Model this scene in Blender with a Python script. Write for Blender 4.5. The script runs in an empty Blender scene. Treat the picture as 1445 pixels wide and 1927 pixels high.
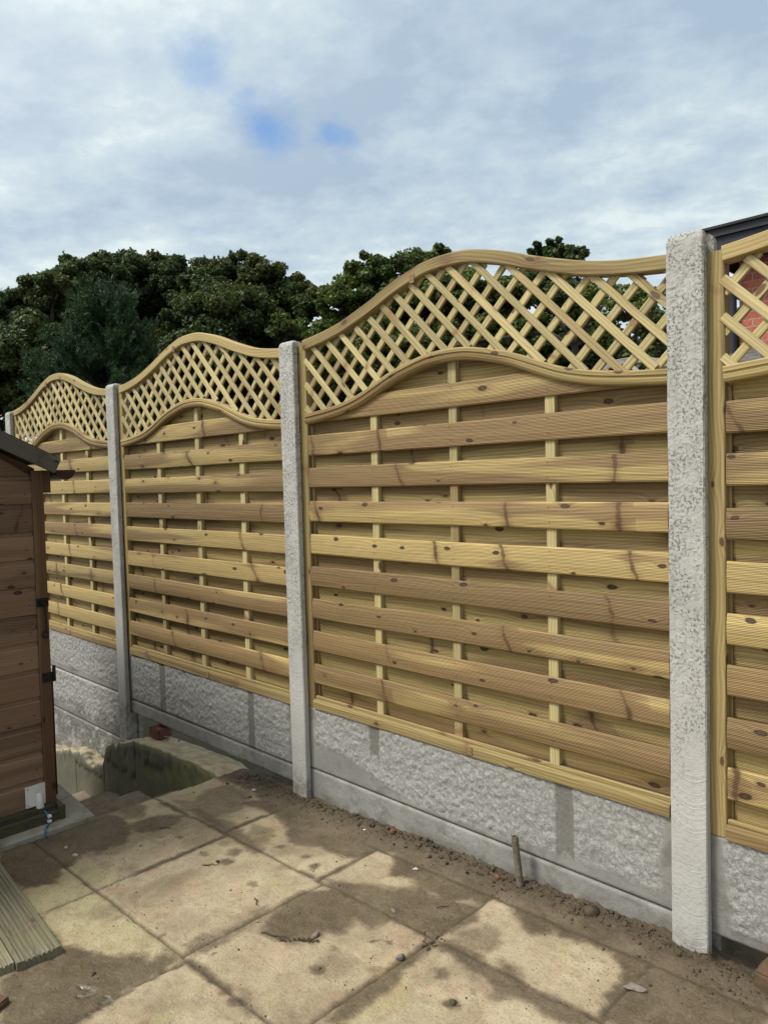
import bpy, bmesh, math, random
import numpy as np
from mathutils import Vector, Matrix
random.seed(7); RNG=np.random.default_rng(7)
sc=bpy.context.scene
# ---------------------------------------------------------------- camera
Rv=Vector((0.70999953,0.703808,-0.02355798)); Uv=Vector((-0.01255625,0.04610065,0.99885788)); Fv=Vector((-0.7040902,0.70889282,-0.04156862))
cam=bpy.data.cameras.new('camera'); co=bpy.data.objects.new('camera',cam); sc.collection.objects.link(co)
M=Matrix.Identity(4)
for i in range(3):
    M[i][0]=Rv[i]; M[i][1]=Uv[i]; M[i][2]=-Fv[i]
M[0][3],M[1][3],M[2][3]=6.5986,-2.2134,1.4689
co.matrix_world=M
cam.sensor_fit='VERTICAL'; cam.sensor_height=36; cam.sensor_width=27; cam.lens=1395.4/1927*36
cam.clip_start=0.05; cam.clip_end=2000
sc.camera=co
# ---------------------------------------------------------------- light
SUN=Vector((-0.30,-0.50,0.81)).normalized()
EXPO=0.88
sc.view_settings.view_transform='Standard'; sc.view_settings.look='None'; sc.view_settings.exposure=EXPO; sc.view_settings.gamma=1
sd=bpy.data.lights.new('sun','SUN'); sd.energy=2.0; sd.angle=math.radians(14); sd.color=(1,.955,.87)
so=bpy.data.objects.new('sun',sd); sc.collection.objects.link(so); so.rotation_euler=SUN.to_track_quat('Z','Y').to_euler()
# ---------------------------------------------------------------- node helper
class NT:
    def __init__(s,t): s.t=t; t.nodes.clear()
    def n(s,ty,ins=None,**pr):
        nd=s.t.nodes.new(ty)
        for k,v in pr.items(): setattr(nd,k,v)
        for k,v in (ins or {}).items(): s.set(nd.inputs[k],v)
        return nd
    def set(s,sock,v):
        if isinstance(v,bpy.types.NodeSocket): s.t.links.new(v,sock)
        elif isinstance(v,bpy.types.Node): s.t.links.new(v.outputs[0],sock)
        else:
            if sock.type=='RGBA' and len(v)==3: v=(*v,1)
            sock.default_value=v
    def m(s,op,a,b=0.0,c=None,clamp=False):
        i={0:a,1:b}
        if c is not None: i[2]=c
        return s.n('ShaderNodeMath',i,operation=op,use_clamp=clamp).outputs[0]
    def mix(s,f,a,b,bt='MIX'):
        nd=s.n('ShaderNodeMix',{0:f,6:a,7:b},data_type='RGBA',blend_type=bt); return nd.outputs[2]
    def noise(s,v,sc=1.,det=3.,rough=.5,dist=0.,out=0):
        return s.n('ShaderNodeTexNoise',{'Vector':v,'Scale':sc,'Detail':det,'Roughness':rough,'Distortion':dist}).outputs[out]
    def ss(s,x,a,b):  # smoothstep
        return s.n('ShaderNodeMapRange',{0:x,1:a,2:b,3:0.,4:1.},interpolation_type='SMOOTHSTEP').outputs[0]
    def lin(s,x,a,b,c,d): return s.n('ShaderNodeMapRange',{0:x,1:a,2:b,3:c,4:d}).outputs[0]
    def xyz(s,x=0.,y=0.,z=0.): return s.n('ShaderNodeCombineXYZ',{0:x,1:y,2:z}).outputs[0]
    def sep(s,v): return s.n('ShaderNodeSeparateXYZ',{0:v}).outputs
    def attr(s,nm): return s.n('ShaderNodeAttribute',attribute_name=nm).outputs['Fac']
    def ramp(s,x,stops):
        r=s.n('ShaderNodeValToRGB',{0:x}); e=r.color_ramp.elements
        while len(e)<len(stops): e.new(.5)
        for k,(p,c) in enumerate(stops): e[k].position=p; e[k].color=(*c,1)
        return r.outputs[0]
# ---------------------------------------------------------------- world
w=bpy.data.worlds.new('World'); sc.world=w; w.use_nodes=True
T=NT(w.node_tree)
sky=T.n('ShaderNodeTexSky',sky_type='NISHITA',sun_disc=False,sun_elevation=math.asin(SUN.z),sun_rotation=math.atan2(SUN.x,SUN.y))
g=T.n('ShaderNodeTexCoord').outputs['Generated']; gx,gy,gz=T.sep(g)
den=T.m('ADD',T.m('MAXIMUM',gz,0.0),.22)
px=T.m('DIVIDE',gx,den); py=T.m('DIVIDE',gy,den)
pv=T.xyz(px,py,0.)
# streaky soft layers: rotate to the wind direction
ra=T.m('ADD',T.m('MULTIPLY',px,.80),T.m('MULTIPLY',py,.60)); rb=T.m('SUBTRACT',T.m('MULTIPLY',py,.80),T.m('MULTIPLY',px,.60))
pr=T.xyz(T.m('MULTIPLY',ra,.85),T.m('MULTIPLY',rb,1.2),3.1)
n1=T.noise(pr,1.5,5,.55,.1); n2=T.noise(pr,4.6,6,.6,.15); n5=T.noise(pv,11.,5,.62); n3=T.noise(pv,.55,2,.5)
cl=T.m('ADD',T.m('ADD',T.m('MULTIPLY',n1,.40),T.m('MULTIPLY',n2,.40)),T.m('ADD',T.m('MULTIPLY',n3,.06),T.m('MULTIPLY',n5,.16)))
cl=T.m('ADD',cl,T.m('MULTIPLY',T.m('SUBTRACT',.35,gz),.16))
hzn=T.m('SUBTRACT',1.,T.ss(gz,.16,.42))
cl=T.m('ADD',cl,T.m('MULTIPLY',hzn,.03))
cc=T.ramp(cl,[(.405,(2.30,2.92,3.62)),(.465,(2.72,3.36,3.98)),(.525,(3.22,3.86,4.25)),(.59,(4.2,4.75,4.85))])
# added glow in the unseen sky around the sun, gives frontal fill
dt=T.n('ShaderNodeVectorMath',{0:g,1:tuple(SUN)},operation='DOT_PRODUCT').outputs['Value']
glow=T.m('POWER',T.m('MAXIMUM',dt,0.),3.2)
# unseen sky dimmed towards +x and overhead, added to deepen shading on faces
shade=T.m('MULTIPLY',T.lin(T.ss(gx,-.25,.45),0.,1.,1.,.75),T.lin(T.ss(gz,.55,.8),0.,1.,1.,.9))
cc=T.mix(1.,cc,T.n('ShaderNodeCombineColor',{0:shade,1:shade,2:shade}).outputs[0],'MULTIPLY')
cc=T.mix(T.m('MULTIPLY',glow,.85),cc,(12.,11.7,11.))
hole=None
for d,ra_,k in (((-0.726,0.547,0.417),.036,.9),((-0.741,0.472,0.478),.030,.5),((-0.675,0.607,0.418),.022,.75),((.3,.8,.5),.16,.9),((-.2,-.9,.4),.2,.8)):
    v=Vector(d).normalized()
    q=T.n('ShaderNodeVectorMath',{0:g,1:tuple(v)},operation='DISTANCE').outputs['Value']
    q=T.m('ADD',q,T.m('MULTIPLY',T.m('SUBTRACT',T.noise(pv,7.,6,.6),.5),.11))
    h=T.m('MULTIPLY',T.m('SUBTRACT',1.,T.ss(q,ra_*-.1,ra_*1.5)),k)
    hole=h if hole is None else T.m('MAXIMUM',hole,h)
blue=T.mix(.5,sky.outputs[0],(.9,2.15,4.3))
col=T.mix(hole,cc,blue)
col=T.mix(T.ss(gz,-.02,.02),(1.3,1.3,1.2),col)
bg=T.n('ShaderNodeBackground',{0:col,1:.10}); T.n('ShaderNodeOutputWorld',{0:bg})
# ---------------------------------------------------------------- materials
def newmat(nm):
    m=bpy.data.materials.new(nm); m.use_nodes=True; t=NT(m.node_tree)
    b=t.n('ShaderNodeBsdfPrincipled'); t.n('ShaderNodeOutputMaterial',{0:b.outputs[0]})
    return m,t,b
def wood(nm,pale,brown,knotc,rib=.0,green=.25,rough=.62,moss=None,contrast=1.):
    m,t,b=newmat(nm)
    uv=t.n('ShaderNodeUVMap').outputs[0]; u,v,_=t.sep(uv)
    r=t.attr('rnd'); tone=t.attr('tone')
    u2=t.m('ADD',u,t.m('MULTIPLY',r,17.3)); v2=t.m('ADD',v,t.m('MULTIPLY',r,5.1))
    kv=t.xyz(t.m('MULTIPLY',u2,3.9),t.m('MULTIPLY',v2,8.5),r)
    vor=t.n('ShaderNodeTexVoronoi',{'Vector':t.n('ShaderNodeVectorMath',{0:kv,1:t.n('ShaderNodeVectorMath',{0:t.noise(kv,2.5,2,out=1),'Scale':.10},operation='SCALE').outputs[0]},operation='ADD').outputs[0],'Scale':1.},voronoi_dimensions='2D')
    d=vor.outputs['Distance']; cr,cg,_=t.sep(vor.outputs['Color'])
    gate=t.ss(cr,.22,.27); size=t.lin(cg,0.,1.,.03,.095)
    kn=t.m('MULTIPLY',t.m('SUBTRACT',1.,t.ss(t.m('DIVIDE',d,size),.72,1.1)),gate)
    halo=t.m('MULTIPLY',t.m('POWER',2.718,t.m('MULTIPLY',d,-11.)),gate)
    warp=t.noise(t.xyz(t.m('MULTIPLY',u2,1.1),t.m('MULTIPLY',v2,5.),t.m('MULTIPLY',r,9.)),1.,3,.5)
    ph=t.m('ADD',t.m('ADD',t.m('MULTIPLY',v2,520.),t.m('MULTIPLY',warp,46.)),t.m('MULTIPLY',halo,15.))
    ring=t.m('MULTIPLY',t.m('ADD',t.m('SINE',ph),1.),.5)
    fine=t.noise(t.xyz(t.m('MULTIPLY',u2,5.),t.m('MULTIPLY',v2,420.),r),1.,3,.6)
    mid=t.noise(t.xyz(t.m('MULTIPLY',u2,2.),t.m('MULTIPLY',v2,60.),r),1.,3,.55)
    hn=t.noise(t.xyz(t.m('MULTIPLY',u2,.65),t.m('MULTIPLY',v2,11.),t.m('MULTIPLY',r,7.)),1.,2,.45)
    thr=t.lin(tone,0.,1.,.30,.68)
    sv=t.n('ShaderNodeTexVoronoi',{'W':t.m('ADD',t.m('ADD',t.m('MULTIPLY',u2,2.1),t.m('MULTIPLY',warp,.35)),t.m('ADD',t.m('MULTIPLY',v2,.55),t.m('MULTIPLY',r,31.))),'Scale':1.},voronoi_dimensions='1D')
    scr,scg,_s=t.sep(sv.outputs['Color']); sd_=sv.outputs['Distance']
    sg=t.ss(scr,.55,.58); vn=t.noise(t.xyz(t.m('MULTIPLY',u2,2.),t.m('MULTIPLY',v2,24.),r),1.,2,.5)
    streak=t.m('MULTIPLY',t.m('SUBTRACT',1.,t.ss(sd_,.008,t.m('ADD',.009,t.m('MULTIPLY',t.ss(vn,.35,.7),.026)))),sg)
    sh2=t.m('MULTIPLY',t.m('POWER',2.718,t.m('MULTIPLY',sd_,-9.)),sg)
    halo=t.m('MAXIMUM',halo,t.m('MULTIPLY',sh2,.8))
    heart=t.ss(t.m('ADD',t.m('ADD',t.m('SUBTRACT',hn,thr),t.m('MULTIPLY',halo,.14)),t.m('MULTIPLY',t.m('SUBTRACT',mid,.5),.12)),-.045,.055)
    c=t.mix(heart,pale,brown)
    gn=t.ss(t.noise(t.xyz(t.m('MULTIPLY',u2,1.7),t.m('MULTIPLY',v2,14.),t.m('MULTIPLY',r,3.)),1.,3,.6),.52,.75)
    c=t.mix(t.m('MULTIPLY',gn,green),c,(pale[0]*.55,pale[1]*.68,pale[2]*.62))
    f=t.m('ADD',t.m('MULTIPLY',t.m('SUBTRACT',ring,.5),-.24*contrast),t.m('ADD',t.m('MULTIPLY',t.m('SUBTRACT',fine,.5),.62*contrast),t.m('MULTIPLY',t.m('SUBTRACT',mid,.5),.6*contrast)))
    if rib: f=t.m('ADD',f,t.m('MULTIPLY',t.m('SINE',t.m('MULTIPLY',v2,6.2832/.0048)),t.m('MULTIPLY',t.ss(hn,.3,.7),.09)))
    f=t.m('ADD',t.m('ADD',f,1.),t.m('MULTIPLY',t.m('SUBTRACT',t.n('ShaderNodeTexWhiteNoise',{'Vector':t.xyz(r,r,r)}).outputs[0],.5),.42))
    c=t.mix(1.,c,t.n('ShaderNodeCombineColor',{0:f,1:f,2:f}).outputs[0],'MULTIPLY')
    c=t.mix(t.m('MULTIPLY',t.ss(halo,.35,.9),.5),c,(brown[0]*.75,brown[1]*.62,brown[2]*.55))
    c=t.mix(t.m('MULTIPLY',t.m('MULTIPLY',streak,t.lin(vn,.3,.6,.35,.85)),1.),c,(knotc[0]*2.2,knotc[1]*2.1,knotc[2]*1.9))
    c=t.mix(t.m('MULTIPLY',kn,.95),c,knotc)
    core=t.m('MULTIPLY',t.m('SUBTRACT',1.,t.ss(t.m('DIVIDE',d,size),.3,.6)),gate); c=t.mix(t.m('MULTIPLY',core,.55),c,(brown[0]*.5,brown[1]*.4,brown[2]*.4))
    if moss is not None:
        mn=t.ss(t.noise(t.n('ShaderNodeNewGeometry').outputs['Position'],9.,5,.65),.42,.62)
        c=t.mix(t.m('MULTIPLY',mn,moss[3]),c,moss[:3])
    t.set(b.inputs['Base Color'],c); b.inputs['Roughness'].default_value=rough
    b.inputs['Specular IOR Level'].default_value=.3
    h=t.m('ADD',t.m('MULTIPLY',ring,.3),t.m('MULTIPLY',fine,.7))
    if rib: h=t.m('ADD',h,t.m('MULTIPLY',t.m('SINE',t.m('MULTIPLY',v2,6.2832/.0048)),rib))
    h=t.m('SUBTRACT',h,t.m('MULTIPLY',kn,.6))
    t.set(b.inputs['Normal'],t.n('ShaderNodeBump',{'Strength':.45,'Distance':.0012,'Height':h}).outputs[0])
    return m
W_SLAT=wood('pressure_treated_board',(.375,.278,.112),(.215,.142,.062),(.038,.020,.010),rib=1.3,green=.14,contrast=1.25)
W_RAIL=wood('treated_frame_wood',(.33,.25,.106),(.235,.158,.068),(.09,.052,.03),green=.3,contrast=1.2)
W_TREL=wood('trellis_wood',(.43,.355,.175),(.30,.225,.105),(.12,.07,.035),green=.15,contrast=1.2)
W_SHED=wood('shed_wood',(.20,.128,.083),(.14,.086,.055),(.022,.011,.008),green=0,rough=.55,contrast=.9)
W_SHTR=wood('shed_trim',(.12,.070,.038),(.085,.046,.024),(.025,.012,.006),green=0,rough=.5)
W_BARGE=wood('weathered_bargeboard',(.12,.105,.085),(.075,.065,.055),(.03,.025,.02),green=.2,rough=.8)
W_BEAR=wood('mossy_bearer',(.085,.075,.05),(.055,.05,.035),(.02,.02,.015),green=.5,rough=.9,moss=(.06,.07,.02,.7))
W_DECK=wood('weathered_decking',(.27,.245,.175),(.20,.18,.125),(.10,.08,.05),green=.4,rough=.85,moss=(.16,.165,.075,.45))
W_GREY=wood('grey_trellis_wood',(.36,.35,.33),(.26,.25,.23),(.1,.09,.08),green=0)

def concrete(nm,c1,c2,dimple=.0,scale=60.,bump=.5,dist=.004,extra=None):
    m,t,b=newmat(nm)
    P=t.n('ShaderNodeTexCoord').outputs['Object']
    a=t.noise(P,3.2,5,.6); bn=t.noise(P,scale,4,.65); f=t.noise(P,340.,2,.6)
    c=t.mix(t.ss(a,.3,.7),c1,c2)
    fac=t.m('ADD',t.m('ADD',t.m('MULTIPLY',t.m('SUBTRACT',bn,.5),.22),t.m('MULTIPLY',t.m('SUBTRACT',f,.5),.5)),1.)
    c=t.mix(1.,c,t.n('ShaderNodeCombineColor',{0:fac,1:fac,2:fac}).outputs[0],'MULTIPLY')
    h=t.m('ADD',t.m('MULTIPLY',bn,.8),t.m('MULTIPLY',f,.25))
    if dimple:
        x,y,z=t.sep(P)
        up=t.lin(t.ss(t.m('ADD',z,t.m('MULTIPLY',t.noise(P,5.,3),.5)),dimple-.5,dimple+.3),0.,1.,.12,1.)
        pit=t.n('ShaderNodeTexVoronoi',{'Vector':P,'Scale':85.},feature='SMOOTH_F1').outputs['Distance']
        pn=t.noise(P,105.,6,.68); pb=t.noise(P,38.,5,.6); pm=t.ss(t.noise(P,12.,3,.6),.40,.60)
        pits=t.m('MULTIPLY',t.m('MULTIPLY',t.ss(pn,.53,.62),up),t.lin(pm,0.,1.,.08,1.))
        h=t.m('SUBTRACT',t.m('ADD',h,t.m('MULTIPLY',t.m('MULTIPLY',pb,2.2),up)),t.m('MULTIPLY',pits,1.9))
        c=t.mix(t.m('MULTIPLY',pits,.28),c,(.17,.165,.15))
        c=t.mix(t.m('MULTIPLY',t.m('SUBTRACT',1.,t.ss(z,.0,.10)),t.m('MULTIPLY',t.ss(t.noise(P,30.,4,.7),.35,.6),.6)),c,(.15,.12,.085))
        c=t.mix(t.m('MULTIPLY',t.ss(t.noise(t.xyz(t.m('MULTIPLY',x,22.),0.,t.m('MULTIPLY',z,1.2)),1.,4,.6),.5,.7),.3),c,(.24,.235,.20))
        # trowel arcs on the lower part
        ar=t.n('ShaderNodeTexWave',{'Vector':t.xyz(0.,0.,t.m('ADD',z,t.m('MULTIPLY',t.m('MULTIPLY',t.m('SUBTRACT',x,.01),t.m('SUBTRACT',x,.01)),-9.))),'Scale':34.,'Distortion':5.,'Detail':3.,'Detail Scale':2.}).outputs['Fac']
        h=t.m('ADD',h,t.m('MULTIPLY',t.m('MULTIPLY',ar,.45),t.m('SUBTRACT',1.,up)))
    if extra: c,h=extra(t,P,c,h)
    t.set(b.inputs['Base Color'],c); b.inputs['Roughness'].default_value=.88; b.inputs['Specular IOR Level'].default_value=.25
    t.set(b.inputs['Normal'],t.n('ShaderNodeBump',{'Strength':bump,'Distance':dist,'Height':h}).outputs[0])
    return m
C_POST=concrete('concrete_post',(.46,.455,.43),(.38,.375,.35),dimple=1.15,scale=60,bump=.9,dist=.0034)
def board_extra(t,P,c,h):
    rk=t.attr('rock'); dk=t.attr('dark')
    chips=t.n('ShaderNodeTexVoronoi',{'Vector':P,'Scale':120.}).outputs['Distance']
    cn=t.noise(P,115.,6,.78,.2)
    lightc=t.mix(t.ss(cn,.40,.66),(.27,.266,.252),(.54,.535,.515))
    c=t.mix(t.m('MULTIPLY',rk,.8),c,lightc)
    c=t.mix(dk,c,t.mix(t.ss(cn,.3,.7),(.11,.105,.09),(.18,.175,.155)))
    st=t.noise(P,11.,6,.7,.4); c=t.mix(t.m('MULTIPLY',t.m('MULTIPLY',t.ss(st,.48,.66),t.m('SUBTRACT',1.,rk)),.55),c,(.125,.115,.092))
    h=t.m('ADD',h,t.m('MULTIPLY',t.m('MULTIPLY',cn,2.6),rk))
    return c,h
C_BOARD=concrete('gravel_board_concrete',(.285,.278,.258),(.215,.21,.195),scale=50,bump=.8,dist=.0032,extra=board_extra)
def wall_extra(t,P,c,h):
    n=t.sep(t.n('ShaderNodeNewGeometry').outputs['True Normal'])[2]
    x,y,z=t.sep(P)
    alg=t.m('MULTIPLY',t.ss(t.m('ADD',t.noise(P,7.,7,.7),t.m('MULTIPLY',t.m('SUBTRACT',x,2.5),.22)),.38,.60),.8)
    c=t.mix(alg,c,t.mix(t.ss(t.noise(P,18.,4,.7),.35,.65),(.15,.15,.06),(.24,.235,.10)))
    drip=t.noise(t.xyz(t.m('MULTIPLY',x,30.),0.,t.m('MULTIPLY',z,2.)),1.,4,.6)
    c=t.mix(t.m('MULTIPLY',t.ss(drip,.5,.7),.06),c,(.09,.088,.06))
    c=t.mix(t.ss(n,.55,.8),c,t.mix(t.ss(t.noise(P,14.,4,.6),.35,.65),(.30,.25,.165),(.42,.365,.25)))
    c=t.mix(t.attr('dark'),c,(.03,.028,.018))
    return c,h
C_WALL=concrete('old_cast_concrete',(.185,.178,.135),(.15,.143,.105),scale=25,bump=.6,dist=.005,extra=wall_extra)
def slab_extra(t,P,c,h):
    c=t.mix(t.ss(t.noise(P,6.,5,.65),.5,.7),c,(.15,.13,.09)); return c,h
C_SLAB=concrete('shed_base_concrete',(.30,.29,.25),(.23,.22,.185),scale=30,bump=.4,extra=slab_extra)
def step_extra(t,P,c,h):
    c=t.mix(t.m('MULTIPLY',t.ss(t.noise(P,7.,5,.7),.42,.62),.7),c,(.13,.10,.07))
    h=t.m('ADD',h,t.noise(P,28.,5,.7)); return c,h
C_STEP=concrete('muddy_step_concrete',(.25,.205,.15),(.18,.145,.105),scale=30,bump=.9,dist=.008,extra=step_extra)

def pave_mat():
    m,t,b=newmat('muddy_sandstone_paving')
    P=t.n('ShaderNodeTexCoord').outputs['Object']
    mud=t.attr('mud'); wet=t.attr('wet'); jt=t.attr('joint'); tn=t.attr('tint')
    a=t.noise(P,5.,6,.62,.6); b2=t.noise(P,22.,6,.7); f=t.noise(P,150.,3,.7); s=t.noise(P,430.,2,.6)
    stone=t.mix(t.ss(a,.32,.68),(.34,.278,.18),(.445,.378,.258))
    stone=t.mix(t.m('MULTIPLY',t.ss(t.noise(P,3.1,4,.6,1.),.52,.68),.55),stone,(.40,.37,.17))
    stone=t.mix(t.m('MULTIPLY',t.ss(t.noise(P,7.3,5,.65,.5),.5,.66),.5),stone,(.40,.27,.17))
    stone=t.mix(t.m('MULTIPLY',tn,.5),stone,(.43,.40,.20))
    stone=t.mix(t.m('MULTIPLY',t.ss(b2,.50,.72),.65),stone,(.23,.175,.105))
    stone=t.mix(t.m('MULTIPLY',t.ss(f,.52,.66),.6),stone,(.19,.14,.085))
    mudc=t.mix(t.ss(b2,.3,.72),(.058,.042,.023),(.102,.076,.043))
    mudc=t.mix(t.m('MULTIPLY',t.ss(s,.60,.72),.5),mudc,(.28,.23,.16))
    mudc=t.mix(t.m('MULTIPLY',t.ss(f,.58,.7),.6),mudc,(.05,.037,.025))
    mudc=t.mix(t.m('MULTIPLY',t.ss(t.noise(P,9.,5,.65,.8),.48,.66),.6),mudc,(.135,.106,.073))
    mudc=t.mix(t.m('MULTIPLY',wet,.45),mudc,(.085,.06,.03))
    mk=t.ss(t.m('ADD',mud,t.m('MULTIPLY',t.m('SUBTRACT',t.noise(P,34.,6,.75,.5),.5),1.0)),.08,.92)
    stn=t.ss(t.m('ADD',mud,t.m('MULTIPLY',t.m('SUBTRACT',a,.5),.5)),.02,.4); stone=t.mix(t.m('MULTIPLY',stn,.45),stone,(.21,.155,.095))
    flm=t.ss(t.noise(P,2.6,6,.7,.4),.50,.66); stone=t.mix(t.m('MULTIPLY',flm,.38),stone,(.20,.15,.095))
    gr=t.noise(P,95.,5,.75); mudc=t.mix(t.m('MULTIPLY',t.ss(gr,.52,.64),.55),mudc,(.045,.032,.02)); mudc=t.mix(t.m('MULTIPLY',t.ss(gr,.50,.38),.45),mudc,(.17,.132,.09))
    c=t.mix(t.m('MULTIPLY',mk,t.lin(a,.3,.65,.97,.78)),stone,mudc)
    sl=t.ss(t.m('ADD',t.sep(P)[1],t.m('MULTIPLY',b2,.08)),-.10,.02); c=t.mix(t.m('MULTIPLY',sl,.45),c,(.045,.033,.022))
    c=t.mix(t.m('MULTIPLY',jt,.8),c,(.06,.043,.027))
    # broken thin grime, freckles
    speck=t.n('ShaderNodeTexVoronoi',{'Vector':P,'Scale':42.}).outputs['Distance']
    c=t.mix(t.m('MULTIPLY',t.m('SUBTRACT',1.,t.ss(speck,.06,.13)),.6),c,(.075,.055,.035))
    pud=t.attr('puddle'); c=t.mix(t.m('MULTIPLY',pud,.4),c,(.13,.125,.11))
    t.set(b.inputs['Base Color'],c)
    ro=t.m('SUBTRACT',t.m('SUBTRACT',t.lin(b2,.3,.7,.72,.92),t.m('MULTIPLY',wet,.38)),t.m('MULTIPLY',mk,.10))
    ro=t.m('SUBTRACT',ro,t.m('MULTIPLY',pud,.6),clamp=True)
    t.set(b.inputs['Roughness'],t.m('MAXIMUM',ro,.04)); b.inputs['Specular IOR Level'].default_value=.35
    h=t.m('ADD',t.m('ADD',t.m('MULTIPLY',a,1.2),t.m('MULTIPLY',b2,1.3)),t.m('MULTIPLY',t.noise(P,95.,5,.75),1.1))
    h=t.m('MULTIPLY',h,t.m('SUBTRACT',1.,pud))
    t.set(b.inputs['Normal'],t.n('ShaderNodeBump',{'Strength':.9,'Distance':.005,'Height':h}).outputs[0])
    return m
M_PAVE=pave_mat()
def simple(nm,c1,c2,sc_=20.,rough=.8,bump=.3,dist=.003,metal=0.,spec=.3):
    m,t,b=newmat(nm); P=t.n('ShaderNodeTexCoord').outputs['Object']
    n=t.noise(P,sc_,5,.65); t.set(b.inputs['Base Color'],t.mix(t.ss(n,.3,.7),c1,c2)); b.inputs['Roughness'].default_value=rough
    b.inputs['Metallic'].default_value=metal; b.inputs['Specular IOR Level'].default_value=spec
    t.set(b.inputs['Normal'],t.n('ShaderNodeBump',{'Strength':bump,'Distance':dist,'Height':n}).outputs[0]); return m
M_SOIL=simple('damp_soil',(.045,.034,.023),(.10,.078,.053),55,.95,.8,.006)
M_EARTH=simple('bare_earth',(.10,.085,.06),(.07,.075,.035),2.,.95)
M_BRICK=simple('fired_brick',(.19,.085,.055),(.12,.055,.038),40,.85,.6)
M_BRICKD=simple('old_mossy_brick',(.14,.07,.05),(.075,.065,.03),45,.9,.6)
M_PIPE=simple('rusty_pipe',(.13,.09,.06),(.22,.20,.18),60,.7,.4,.001,.3)
M_WHITE=simple('white_plastic',(.66,.66,.64),(.56,.56,.53),30,.4,.1)
M_BLUE=simple('blue_cable',(.02,.17,.30),(.03,.13,.22),50,.4,.1)
M_BLACK=simple('black_iron',(.012,.012,.013),(.03,.027,.024),60,.45,.3,.001,.6)
M_GUT=simple('brown_plastic_gutter',(.045,.016,.012),(.03,.012,.01),30,.4,.1)
M_FELT=simple('roof_felt',(.03,.03,.03),(.05,.05,.048),120,.95,.6)
M_FASC=simple('anthracite_fascia',(.020,.024,.032),(.028,.032,.042),6,.45,.05)
M_SLATE=simple('grey_roof_tiles',(.05,.05,.052),(.16,.155,.15),14,.8,.7,.01)
M_STONE=simple('pale_stone',(.50,.47,.42),(.32,.29,.25),60,.8,.5)
M_CHIP=simple('grey_mortar_chip',(.22,.19,.16),(.15,.125,.105),60,.85,.6)
M_RED=simple('red_brick_crumb',(.19,.075,.05),(.13,.055,.04),60,.9,.6)
M_BARK=simple('bark',(.07,.055,.04),(.035,.03,.024),8,.9,.6,.02)
M_TWIG=simple('dead_twig',(.06,.045,.03),(.035,.026,.018),60,.9,.3)
def leafmat(nm,cols,trans=.25):
    m,t,b=newmat(nm); r=t.attr('rnd')
    t.set(b.inputs['Base Color'],t.ramp(r,[(i/(len(cols)-1),c) for i,c in enumerate(cols)])); b.inputs['Roughness'].default_value=.55
    b.inputs['Specular IOR Level'].default_value=.25
    tr=t.n('ShaderNodeBsdfTranslucent',{0:t.ramp(r,[(i/(len(cols)-1),(c[0]*1.2,c[1]*1.5,c[2]*.8)) for i,c in enumerate(cols)])})
    mx=t.n('ShaderNodeMixShader',{0:trans,1:b.outputs[0],2:tr.outputs[0]})
    o=[n for n in m.node_tree.nodes if n.type=='OUTPUT_MATERIAL'][0]; t.set(o.inputs[0],mx.outputs[0]); return m
L_OAK=leafmat('oak_leaves',[(.024,.040,.016),(.044,.066,.022),(.070,.095,.030),(.10,.105,.036)])
L_OAKY=leafmat('yellow_green_leaves',[(.048,.072,.020),(.078,.112,.028),(.115,.15,.038),(.155,.165,.048)])  # lighter, yellower green leaf colours
L_PINE=leafmat('pine_needles',[(.014,.036,.017),(.025,.056,.025),(.040,.080,.034),(.062,.108,.044)],.12)
def brickwall():
    m,t,b=newmat('brick_wall'); P=t.n('ShaderNodeTexCoord').outputs['Object']; x,y,z=t.sep(P)
    bt=t.n('ShaderNodeTexBrick',{'Vector':t.xyz(t.m('ADD',x,y),z,0.),'Color1':(.48,.135,.07),'Color2':(.33,.085,.05),'Mortar':(.36,.31,.27),'Scale':1.,'Mortar Size':.006,'Mortar Smooth':.15,'Bias':0.,'Brick Width':.225,'Row Height':.075})
    n=t.noise(P,30.,4,.6); c=t.mix(t.m('MULTIPLY',t.ss(n,.4,.7),.4),bt.outputs[0],(.14,.05,.04))
    t.set(b.inputs['Base Color'],c); b.inputs['Roughness'].default_value=.85
    t.set(b.inputs['Normal'],t.n('ShaderNodeBump',{'Strength':.6,'Distance':.008,'Height':t.m('SUBTRACT',n,t.m('MULTIPLY',bt.outputs[1],2.))}).outputs[0]); return m
M_BW=brickwall()
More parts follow.
